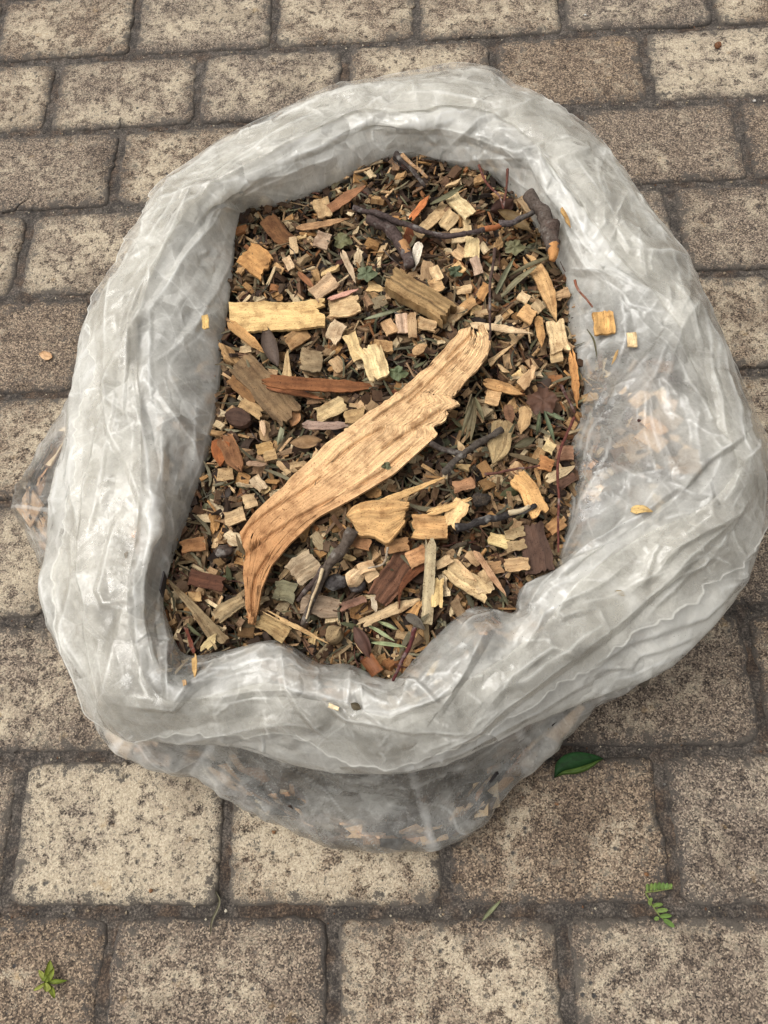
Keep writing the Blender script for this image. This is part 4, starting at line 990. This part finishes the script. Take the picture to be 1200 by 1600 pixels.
chip|wood_chip|wood chip|5|22|186,136,86|600,853 640,850|tan chip beneath the lower edge of the big rough tan piece
chip|wood_chip|wood chip|9@film|34|226,172,98|944,486 948,521|square tan wood chip resting on the film at the right
chip|wood_chip|wood chip|9@film|15|236,204,150|987,519 989,542|small pale chip resting on the film, right of the square one
splinter|wood_splinter|wood splinter|9@film|5|220,176,110|966,546 956,570|tiny yellow splinter on the film below the square chip
blade|pine_needle|leaf|9@film|3|104,98,62|917,514 928,532 933,560|olive needle on the film left below the square chip
splinter|wood_chip|wood chip|9@film|12|214,178,110|985,796 1002,795 1020,799|yellow bark chip lying in the fold of the film at the right
chip|wood_chip|wood chip|9@film|11|218,178,104|320,492 321,514|small yellow chip stuck on the left film
splinter|wood_splinter|wood splinter|9@film|7|216,172,104|303,1020 304,1043 305,1062|thin tan splinter standing on the lower left film
chip|wood_chip|wood chip|9@film|6|222,180,126|287,1062 289,1072|tiny tan chip on the lower left film
chip|wood_chip|wood chip|9@film|7|236,214,170|513,1102 530,1108|tiny cream chip on the film at the bottom
splinter|wood_chip|wood chip|9@film|6|206,160,92|877,324 885,340 892,355|small tan splinter on the film right of the knobbly branch
leaf|leaf_scrap|leaf|9@film|8|178,150,84|960,924 969,926 977,931|small yellow leaf scrap on the lower right film
leaf|leaf_scrap|leaf|9@film|13|96,84,60|548,1099 556,1104 564,1108|small grey leaf scrap on the film at the bottom
leaf|wood_chip|wood chip|0@ground|13|226,180,130|61,553 72,555 82,558|small pale wood chip lying on the paver at the left
leaf|narrow_leaf|leaf|1@ground|7|140,144,104|752,1440 766,1424 783,1406|slim pale leaf on the mortar joint below the bag
blade|grass_stem|leaf|1@ground|4|126,120,92|335,1390 343,1410 331,1440 329,1462|dry bent grass stem on the joint at the bottom left
oval|bark_crumb|bark|1@ground|10|120,72,36|1117,68 1127,71|small brown bark crumb on the upper right paver
'''
LAYZ = lambda l: .0035+.0016*l
PLACE = {'': on_mulch, 'ground': on_ground, 'film': on_film}
for ln in PIECES.strip().splitlines():
    kd, nm, cat, lay, wd, rgb, pts, lab = [x.strip() for x in ln.split('|')]
    lay, _, pl = lay.partition('@'); lay = int(lay); wd = float(wd); rgb = [float(x) for x in rgb.split(',')]
    pts = [[float(q) for q in p.split(',')] for p in pts.split()]
    ln_px = sum(math.dist(pts[i], pts[i+1]) for i in range(len(pts)-1))
    leafy = nm in ('dry_leaf', 'narrow_leaf', 'leaf_scrap', 'grass_stem', 'pine_needle'); bark = nm in ('bark_piece', 'twig_stub', 'seed_pod', 'bark_crumb')
    nn = int(np.clip(ln_px/4, 5, 34)); nc = int(np.clip(wd/3, 4, 13))
    if leafy: nc = 5
    L_, R_ = outline(pts, wd, kd, nn, .05 if leafy else .12)
    mpx = .66/FPX; wm = wd*mpx
    th = .0003 if leafy else float(np.clip(wm*.16, .0012, .0055))
    if nm == 'split_log_piece': th = .013
    if kd == 'oval': th = wm*.4
    dz = (0.0005 if pl == 'ground' else 0 if pl == 'film' else LAYZ(lay))
    kw = {}
    if leafy: kw = dict(cup=wm*.22*RNG.choice([-1, 1]), arch=RNG.uniform(0, .003), warp=RNG.normal(0, .001))
    if pl == 'ground': kw = dict(cup=.001, arch=.001)
    if kd == 'oval' or nm == 'split_log_piece': kw = dict(cup=-wm*.25)
    me = slab(nm, L_, R_, dz+th/2, th, rgb, LEAF if leafy else BARK if bark and wd < 12 else WOOD, nc, 0 if leafy or kd in ('oval', 'leaf') else (.07 if kd == 'chip' else .12), 0.00005 if leafy else min(.0004, th*.12), place=PLACE[pl], smooth=leafy, **kw)
    centre(link(nm, me, None, lab, cat))

# the long strip: traced left / right outlines
def pairs(tab): a = np.array(tab, float); return a[:, :2], a[:, 2:]
def dense(tab, n):
    L, R = pairs(tab); return resample(L, n), resample(R, n)
ST = [(721,512,757,507),(712,524,768,536),(694,545,757,560),(668,572,742,583),(640,598,722,605),(622,612,701,621),(612,620,719,631),(600,628,698,641),(575,643,700,651),(548,664,677,667),(538,672,685,678),(528,678,668,693),(480,722,615,741),(437,763,555,777),(398,800,497,808),(374,832,452,850),(383,862,424,884),(378,898,408,922),(383,940,404,950),(389,974,397,976)]
_a, _b = pairs(ST); _q = np.linspace(0, len(ST)-1, 170); Ls = np.stack([np.interp(_q, range(len(ST)), _a[:, j]) for j in (0, 1)], -1); Rs = np.stack([np.interp(_q, range(len(ST)), _b[:, j]) for j in (0, 1)], -1); tt = np.linspace(0, 1, 170)
Rs = Rs+np.stack([4*np.maximum(0, noise(tt*60, 0*tt, 2))-3*np.maximum(0, noise(tt*24, 0*tt, 6)), 3*noise(tt*45, 0*tt, 3)], -1)*(tt < .55)[:, None]
Ls = Ls+np.stack([1.6*noise(tt*50, 0*tt, 4), 1.6*noise(tt*50, 0*tt, 5)], -1)
GRV = [[(376,852),(388,826),(412,806),(446,782),(470,770),(500,748)], [(383,872),(392,858),(420,838),(470,806),(520,780)], [(395,960),(394,930),(400,900),(420,868)], [(520,720),(560,690),(600,668)],
       [(560,760),(600,735),(640,700)], [(640,628),(680,590),(720,552)], [(700,560),(735,525),(745,512)], [(585,655),(640,618),(660,600)], [(600,700),(650,668),(690,640)]]
me = slab('wood_strip', Ls, Rs, .022, .0032, (236, 190, 134), WOOD, 80, .030, .00006, coltip=(208, 148, 92), cup=-.0012, arch=.003, smooth=True, grooves=GRV)
centre(link('wood_strip', me, None, 'very long wide golden wood strip with split tail lying diagonally across the chips', 'wood strip'))
BR = [(545,802,560,782),(547,818,590,778),(556,832,620,776),(580,842,641,780),(604,849,640,800),(618,840,632,822)]
Lb, Rb = dense([(540,803,552,818),(556,788,562,836),(580,782,582,838),(602,780,604,849),(624,782,618,836),(640,784,632,818)], 30)
me = slab('wood_piece', Lb, Rb, .018, .006, (222, 172, 108), WOOD, 24, .03, .00035, arch=.002)
centre(link('wood_piece', me, None, 'big rough fan shaped tan wood piece below the middle of the long strip', 'wood piece'))

def twig(pts, r, rgb, dz, lab, **kw):
    o = link('twig', tube('twig', pts, r, rgb, dz, BARK, **kw), None, lab, 'twig'); return centre(o)
def branch(name, parts, lab, cat='branch'):
    """several limbs of one branch, parented to one thing; (part name, pts, r, rgb, dz, kwargs)"""
    e = link(name, None, None, lab, cat); first = None
    for pn, pts, r, rgb, dz, kw in parts:
        mt = kw.pop('mat', BARK); me = tube(pn, pts, r, rgb, dz, mt, **kw)
        n = len(me.vertices); v = np.empty(n*3, np.float32); me.vertices.foreach_get('co', v); v = v.reshape(-1, 3)
        if first is None: first = v.mean(0); first[2] = v[:, 2].min(); e.location = first.tolist()
        me.vertices.foreach_set('co', (v-first).ravel()); me.update(); link(pn, me, e)
branch('knobbly_branch', [('stem', [(824,304),(836,318),(850,338),(856,362),(862,384),(862,390)], 13, (96,82,72), .036, dict(taper=.95, knobs=.22, sides=14)),
                          ('knob', [(858,352),(861,366),(863,380)], 16, (92,74,64), .036, dict(taper=.85, knobs=.3, sides=14)),
                          ('broken_end', [(862,384),(864,394),(862,403)], 10, (214,150,84), .037, dict(taper=.8, knobs=.4, mat=WOOD)),
                          ('side_limb', [(842,324),(828,332),(812,341)], 6, (92,84,78), .032, dict(taper=.8))],
       'thick knobbly grey branch stub with a broken orange end, resting on the upper right film')
branch('dark_branch', [('stem', [(576,340),(598,350),(618,370),(632,392),(640,414)], 13, (86,68,62), .018, dict(taper=.75, knobs=.2, sides=12)),
                       ('bare_wood', [(626,381),(632,389),(635,396)], 11.5, (196,142,88), .0186, dict(taper=.9, mat=WOOD)),
                       ('thin_limb', [(552,325),(580,331),(640,352),(675,364),(705,367),(738,362),(762,356)], 5.5, (80,64,60), .026, dict(taper=.9, knobs=.3)),
                       ('peeled_part', [(757,358),(770,354),(782,350)], 5.5, (190,112,62), .027, dict(taper=1., mat=WOOD)),
                       ('tip', [(780,350),(800,346),(814,340)], 7, (96,84,82), .028, dict(taper=.8))],
       'dark crooked branch with a long thin limb reaching right across the top of the chips')
branch('forked_branch', [('stem', [(550,828),(530,862),(510,888),(490,928),(474,974)], 11, (92,78,66), .020, dict(taper=.35, knobs=.2, sides=12)),
                         ('side_limb', [(506,885),(486,912),(466,938)], 6, (78,60,52), .018, dict(taper=.6)),
                         ('split_face', [(504,888),(493,920),(478,966)], 3, (214,190,150), .0265, dict(taper=.5, mat=WOOD))],
       'dark forked branch below the long wood strip with a pale split down its thin limb')
branch('forked_twig', [('stem', [(784,670),(762,682),(740,698),(716,714),(692,738)], 6, (84,74,64), .022, dict(taper=.9, knobs=.3)),
                       ('side_limb', [(672,692),(700,704),(728,712)], 5, (74,62,54), .021, dict(taper=1.1))],
       'dark forked twig right of the long wood strip, in front of the big rounded block')
branch('charred_twig', [('stem', [(712,825),(750,815),(795,803),(836,789)], 7, (52,46,44), .022, dict(taper=.7, knobs=.25)),
                        ('bare_patch', [(795,802),(812,796),(826,791)], 5, (206,186,150), .0245, dict(taper=.7, mat=WOOD))],
       'blackish twig with a pale bare patch near its right tip')
twig([(773,388),(767,430),(765,470),(765,530)], 3.2, (86,62,52), .030, 'thin straight dark twig standing upright above the top end of the long strip')
twig([(748,258),(760,287),(780,306),(786,324)], 2.8, (112,58,44), .036, 'thin red brown twig curving over the upper right film, left of two')
twig([(793,264),(790,295),(787,326)], 2.8, (108,60,46), .036, 'thin straight red brown twig at the upper right film, right of two')
twig([(897,652),(883,682),(871,727),(873,790),(872,862)], 2.8, (114,56,44), .026, 'long thin red vine running down beside the right film')
twig([(876,602),(886,622),(898,645)], 3, (96,56,46), .026, 'short dark red twig above the long thin red vine')
twig([(757,741),(800,734),(843,727)], 2.6, (110,64,50), .026, 'thin reddish twig lying level in the right half of the mouth')
twig([(648,980),(634,1020),(613,1063)], 4, (92,34,32), .024, 'dark red straight twig at the bottom film')
twig([(606,855),(598,880),(575,888)], 2.2, (170,150,124), .024, 'pale curled stem right of the ribbed cream chip')
twig([(618,240),(640,262),(664,290)], 6, (66,54,48), .024, 'dark twig at the top edge of the mouth')
twig([(628,242),(650,262),(668,278)], 4.5, (186,142,96), .028, 'tan stick beside the dark twig at the top edge')
twig([(898,438),(903,452),(926,480)], 2.6, (150,86,60), .034, 'tiny reddish twig above the square chip on the film')
for cx, cy, r, col, lob, lab, cat, nm in [(573,427,17,(108,118,84),5,'green lobed leaf scrap between the pale sliver and the branch piece','leaf','green_leaf'),
        (622,583,16,(110,122,82),4,'fresh green leaf scrap just left of the upper part of the long strip','leaf','green_leaf'),
        (804,386,17,(128,124,86),5,'crumpled grey green leaf left of the long tan stick','leaf','dry_leaf'),
        (848,626,27,(104,70,52),5,'crumpled red brown leaf near the right film','leaf','dry_leaf'),
        (604,728,8,(112,116,82),3,'tiny grey green leaf scrap lying on the long wood strip','leaf','leaf_scrap'),
        (712,424,13,(84,96,68),4,'dark green leaf scrap among the cream chips','leaf','green_leaf'),
        (535,376,16,(118,116,76),3,'olive triangular leaf scrap left of the dark crooked branch','leaf','dry_leaf')]:
    centre(link(nm, lobed(nm, cx, cy, r, col, .034 if r < 9 else .014, lobes=lob, seed=int(cx) % 7), None, lab, cat))
def pebble(cx, cy, r, col, dz, lab, place=on_mulch, name='stone', cat='stone', mat=None):
    m, n = 8, 14; ph = np.linspace(0, np.pi, m); th = np.linspace(0, 2*np.pi, n, endpoint=False)
    P0 = place(np.array([cx]), np.array([cy]), 0.0)[0]; R_ = r*(CAM_H-P0[2])/FPX
    X = np.sin(ph)[None]*np.cos(th)[:, None]; Y = np.sin(ph)[None]*np.sin(th)[:, None]; Z = np.cos(ph)[None]+0*th[:, None]
    q = 1+.3*noise(X*2+cx, Y*2+Z*1.5, 7)+.25*noise(X*4+cx, Y*4-Z*3, 8)
    V = np.stack([P0[0]+X*q*R_, P0[1]+Y*q*R_*.8, P0[2]+dz+Z*q*R_*.55], -1)
    return centre(link(name, make_mesh(name, V.reshape(-1, 3), grid_faces(n, m, True), mat or BARK, True, np.tile(lin(col)*ALB, (n*m, 1)), np.zeros((n*m, 2))), None, lab, cat))
pebble(528, 916, 17, (74, 68, 66), .014, 'dark grey stone lump right of the dark forked branch')
pebble(560, 922, 14, (84, 76, 74), .014, 'dark grey stone under the rounded cream chip')
pebble(357, 868, 15, (84, 68, 58), .014, 'dark round knot near the lower left film', name='wood_knot', cat='wood knot')
pebble(750, 788, 16, (40, 36, 34), .010, 'black soil clod above the blackish twig', name='soil_clod', cat='soil clod', mat=SOIL)
pebble(914, 24, 3.2, (230, 228, 220), .001, 'tiny white pebble on the top right paver', on_ground, 'pebble', 'pebble')
pebble(1178, 158, 4, (214, 210, 200), .001, 'tiny white pebble in the joint at the right edge', on_ground, 'pebble', 'pebble')
pebble(998, 658, 3.4, (74, 36, 30), .001, 'tiny dark red seed on the right film', on_film, 'seed', 'seed')

# green things lying on the pavers
GL = [(866,1215,866,1215.5),(868,1195,880,1205),(880,1181,900,1200),(900,1175,922,1193),(925,1178,934,1188),(943,1185,943,1186)]
Lg, Rg = dense(GL, 22)
gl = link('green_leaf', None, None, 'glossy dark green leaf lying at the lower right of the bag', 'leaf')
def leafpart(nm, L, R, z0, col, rise=0):
    me = slab(nm, L, R, z0, .0004, col, LEAF, 7, 0, .00003, cup=.003, arch=.004, place=on_ground, smooth=True); link(nm, me, gl)
leafpart('blade', Lg, Rg, .003, (38, 84, 36))
Lr = Rg+np.array([0, 0]); Rr = Rg+np.array([2.5, 9])*np.sin(np.linspace(0, np.pi, 22))[:, None]
leafpart('turned_edge', Lr, Rr, .006, (92, 122, 48))
def frond(base_pts, leaflets, lab, name='fern_frond'):
    e = link(name, None, None, lab, 'fern frond')
    link('stalk', tube('stalk', base_pts, 1.2, (128, 140, 70), .003, LEAF, place=on_ground, knobs=0, sides=6), e)
    for p, q, w_ in leaflets:
        L_, R_ = outline([p, ((p[0]+q[0])/2, (p[1]+q[1])/2-.6), q], w_, 'oval', 8, .02)
        link('leaflet', slab('leaflet', L_, R_, .004, .0003, (112+RNG.uniform(-8, 8), 140, 60), LEAF, 5, 0, .00003, cup=-.0006, place=on_ground, smooth=True), e)
frond([(1008,1394),(1030,1391),(1051,1388)], [((1012+i*5.6, 1393-i*.6), (1010+i*6.2+2, 1378+abs(i-3)*.8), 6.4) for i in range(7)], 'small green fern frond on the mortar, upper of two, one-sided leaflets')
frond([(1009,1396),(1018,1412),(1030,1430),(1048,1446)], [((1014,1408),(1020,1405),7), ((1019,1416),(1036,1413),7), ((1024,1424),(1044,1422),7.5), ((1030,1432),(1050,1431),7.5), ((1036,1436),(1054,1449),8), ((1030,1436),(1022,1436),7), ((1017,1415),(1014,1406),6)], 'small green fern frond on the mortar, lower of two, running down to the right')
me_e = link('moss_sprig', None, None, 'bright yellow green moss sprig on the paver at the bottom left', 'moss')
for i, (x1, y1, w_) in enumerate([(78, 1500, 13), (60, 1516, 9), (105, 1532, 7), (85, 1560, 10), (52, 1548, 6), (66, 1528, 14), (84, 1512, 9), (72, 1550, 12)]):
    L_, R_ = outline([(70, 1535), ((70+x1)/2+2, (1535+y1)/2), (x1, y1)], w_, 'leaf', 9, .15)
    link('sprig', slab('sprig', L_, R_, .004+.0008*i, .0006, [(132,146,40),(150,158,60),(118,136,34)][i % 3], LEAF, 5, 0, .0003, cup=.001, arch=.003, place=on_ground, smooth=True), me_e)

# ---------------------------------------------------------------- repeats: loose chips, blades and twigs that look alike
def protos(n, fn): return [fn(i) for i in range(n)]
def chip_proto(i):
    pal = [(206, 166, 118), (196, 152, 98), (226, 198, 150), (150, 114, 80), (190, 140, 82), (214, 178, 128), (232, 206, 162), (220, 184, 124)]
    nn, nc = 6, 5; L = 1.0; Wd = RNG.uniform(.35, .85); T = RNG.uniform(.12, .24)
    x = np.linspace(-.5, .5, nn)[:, None]; y = np.linspace(-.5, .5, nc)[None]
    sk = RNG.normal(0, .35); X = x*L+RNG.normal(0, .035, (1, nc))+.07*np.sin(y*RNG.uniform(2, 6)+RNG.uniform(0, 6))*np.sign(x)+sk*y*Wd; Y = y*Wd*(1+.10*RNG.normal(0, 1, (nn, 1))-RNG.choice([0, 0, .35, .6])*(x+.5))+0*x
    Z = RNG.normal(0, .014, (1, nc))+RNG.normal(0, .016, (nn, nc))+RNG.normal(0, .12)*x**2*4*.3
    Tp = np.stack([X, Y, Z+T/2], -1); Bt = np.stack([X*.96, Y*.94, -Z-T/2], -1); nm = nn*nc
    F = grid_faces(nn, nc).tolist(); F = [q_ for q_ in F]+[[a+nm for a in q_[::-1]] for q_ in F]
    for j in range(nc-1): F.append([j+1, j, j+nm, j+1+nm]); a = (nn-1)*nc+j; F.append([a, a+1, a+1+nm, a+nm])
    for k in range(nn-1): a = k*nc; F.append([a, a+nc, a+nc+nm, a+nm]); b = k*nc+nc-1; F.append([b+nc, b, b+nm, b+nc+nm])
    cc = np.clip(lin(pal[i % 8])*ALB*RNG.uniform(.85, 1.1)*(1+.15*RNG.normal(0, 1, (1, nc, 1))*np.ones((nn, 1, 1))), .01, .9).reshape(-1, 3)
    uv = np.stack([Y*.012, X*.012], -1).reshape(-1, 2)+i
    return make_mesh('wood_chip', np.vstack([Tp.reshape(-1, 3), Bt.reshape(-1, 3)]), F, WOOD, False, np.vstack([cc, cc*.85]), np.vstack([uv, uv]))
CH = protos(24, chip_proto)
def free_spots(n, k, gap):
    """spread points over the mouth, keeping a gap between them"""
    poly = grow(INNER, k); lo, hi = poly.min(0), poly.max(0); out = []
    for _ in range(20000):
        p = RNG.uniform(lo, hi)
        if in_poly(p[None], poly)[0] and all((p[0]-q[0])**2+(p[1]-q[1])**2 > gap*gap for q in out): out.append(p)
        if len(out) >= n: break
    return np.array(out)
LAND = [((400,405),'the square tan chip'), ((435,492),'the flat yellow board'), ((540,483),'the pale broken chunk'), ((540,308),'the frayed reddish twig'), ((573,427),'the green lobed leaf scrap'), ((655,458),'the thick split branch piece'),
        ((608,370),'the dark crooked branch'), ((718,315),'the knobbly cream chip'), ((738,386),'the ridged yellow block'), ((788,322),'the dark red dead leaf'), ((848,435),'the long tan stick'), ((870,530),'the pale blocky chip'), ((785,515),'the pale pointed splinter'),
        ((585,565),'the large cream ridged chip'), ((500,600),'the orange strip'), ((412,605),'the fibrous bark chunk'), ((372,652),'the dark oval pod'), ((350,700),'the orange bark flake'), ((478,690),'the tan curled leaf'), ((515,664),'the pinkish grey stick'), ((410,705),'the two small tan blocks'),
        ((365,807),'the ridged chip by the notch'), ((300,852),'the orange brown chip'), ((330,905),'the dark red bark strip'), ((312,962),'the grey pointed board'), ((391,960),'the tail tip of the long strip'), ((470,890),'the square grey speckled chip'), ((510,880),'the dark forked branch'),
        ((445,930),'the mossy bark plate'), ((500,945),'the broad pinkish grey chip'), ((554,902),'the rounded cream chip'), ((590,810),'the big rough tan piece'), ((672,824),'the flat rectangular chip'), ((616,900),'the red brown bark slab'), ((671,920),'the long mossy stick'), ((730,905),'the splintered chunk'),
        ((765,895),'the thin slanting stick'), ((780,843),'the bright cream chip'), ((805,840),'the grey tan ribbed chip'), ((838,855),'the dark red brown slab'), ((775,805),'the blackish twig'), ((830,775),'the wide golden chip'), ((880,708),'the reddish brown block'), ((852,724),'the orange rounded block'),
        ((780,690),'the big rounded block'), ((738,650),'the fan of olive blades'), ((786,606),'the curled tan chip'), ((850,627),'the red brown crumpled leaf'), ((897,590),'the orange tan stick'), ((818,655),'the tan almond chip'), ((600,1040),'the bright orange leaf piece'), ((605,990),'the pale green blades'),
        ((520,990),'the tan nugget'), ((460,980),'the thin cream splinter'), ((566,1005),'the dark red curled leaf'), ((700,690),'the right edge of the long strip'), ((600,640),'the left edge of the long strip'), ((450,740),'the left edge of the long strip'), ((520,820),'the lower edge of the long strip'), ((650,740),'the lower edge of the long strip')]
_used = set()
def where(x, y):
    for (lx, ly), nm in sorted(LAND, key=lambda q: math.dist(q[0], (x, y))):
        dx, dy = x-lx, y-ly; d = math.hypot(dx, dy)
        a = math.degrees(math.atan2(-dy, dx)) % 360
        w8 = ['right of', 'up and right from', 'above', 'up and left from', 'left of', 'down and left from', 'below', 'down and right from'][int((a+22.5)//45) % 8]
        for nr in (('close ', '') if d < 34 else ('', 'farther ')):
            k = nr+w8+' '+nm
            yield k
def unique(prefix, x, y):
    for k in where(x, y):
        if prefix+k not in _used: _used.add(prefix+k); return prefix+k
TONE = ['tan', 'ochre', 'cream', 'brown', 'orange tan', 'tan', 'pale', 'yellow tan']
sp = free_spots(150, .97, 22); P = on_mulch(sp[:, 0], sp[:, 1], 0)
for i, p in enumerate(P):
    s = RNG.uniform(.010, .020)
    o = link('wood_chip', CH[i % len(CH)], None, unique(('small ' if s < .0145 else 'loose ')+TONE[i % len(CH) % 8]+' chip ', *sp[i]), 'wood chip', 'small loose wood chips scattered through the mulch')
    o.scale = (s, s*RNG.uniform(.8, 1.1), s)
    o.location = (p[0], p[1], p[2]+RNG.uniform(.002, .008)); o.rotation_euler = (RNG.normal(0, .3), RNG.normal(0, .3), RNG.uniform(0, 6.3))
def blade_proto(i):
    v, f, c, u = blade_batch(np.zeros((1, 3)), 1.0, .10, [PAL_LEAF[i % len(PAL_LEAF)]], seg=8, curl=.3, flat=.01); return make_mesh('narrow_leaf', v, f, LEAF, True, c, u)
BL = protos(14, blade_proto); sp = free_spots(110, .96, 20); P = on_mulch(sp[:, 0], sp[:, 1], 0)
for i, p in enumerate(P):
    s = RNG.uniform(.020, .036)
    o = link('narrow_leaf', BL[i % 14], None, unique(('short' if s < .028 else 'long')+' narrow dry leaf ', *sp[i]), 'leaf', 'narrow dry leaf blades among the chips')
    o.scale = (s, s, s); o.location = (p[0], p[1], p[2]+RNG.uniform(.004, .010)); o.rotation_euler = (RNG.normal(0, .25), RNG.normal(0, .2), RNG.uniform(0, 6.3))

for cx, cy, lab in [(428, 1300, 'tiny rusty crumb just left of the bag at the front'), (536, 146, 'tiny orange splinter beside the top left of the rim'), (870, 1256, 'tiny brown crumb below the glossy green leaf'), (236, 1392, 'tiny pale crumb near the joint at the lower left'), (1010, 1366, 'tiny pale crumb above the upper fern frond')]:
    pebble(cx, cy, 3.2, (150, 104, 66), .001, lab, on_ground, 'wood_crumb', 'crumb')
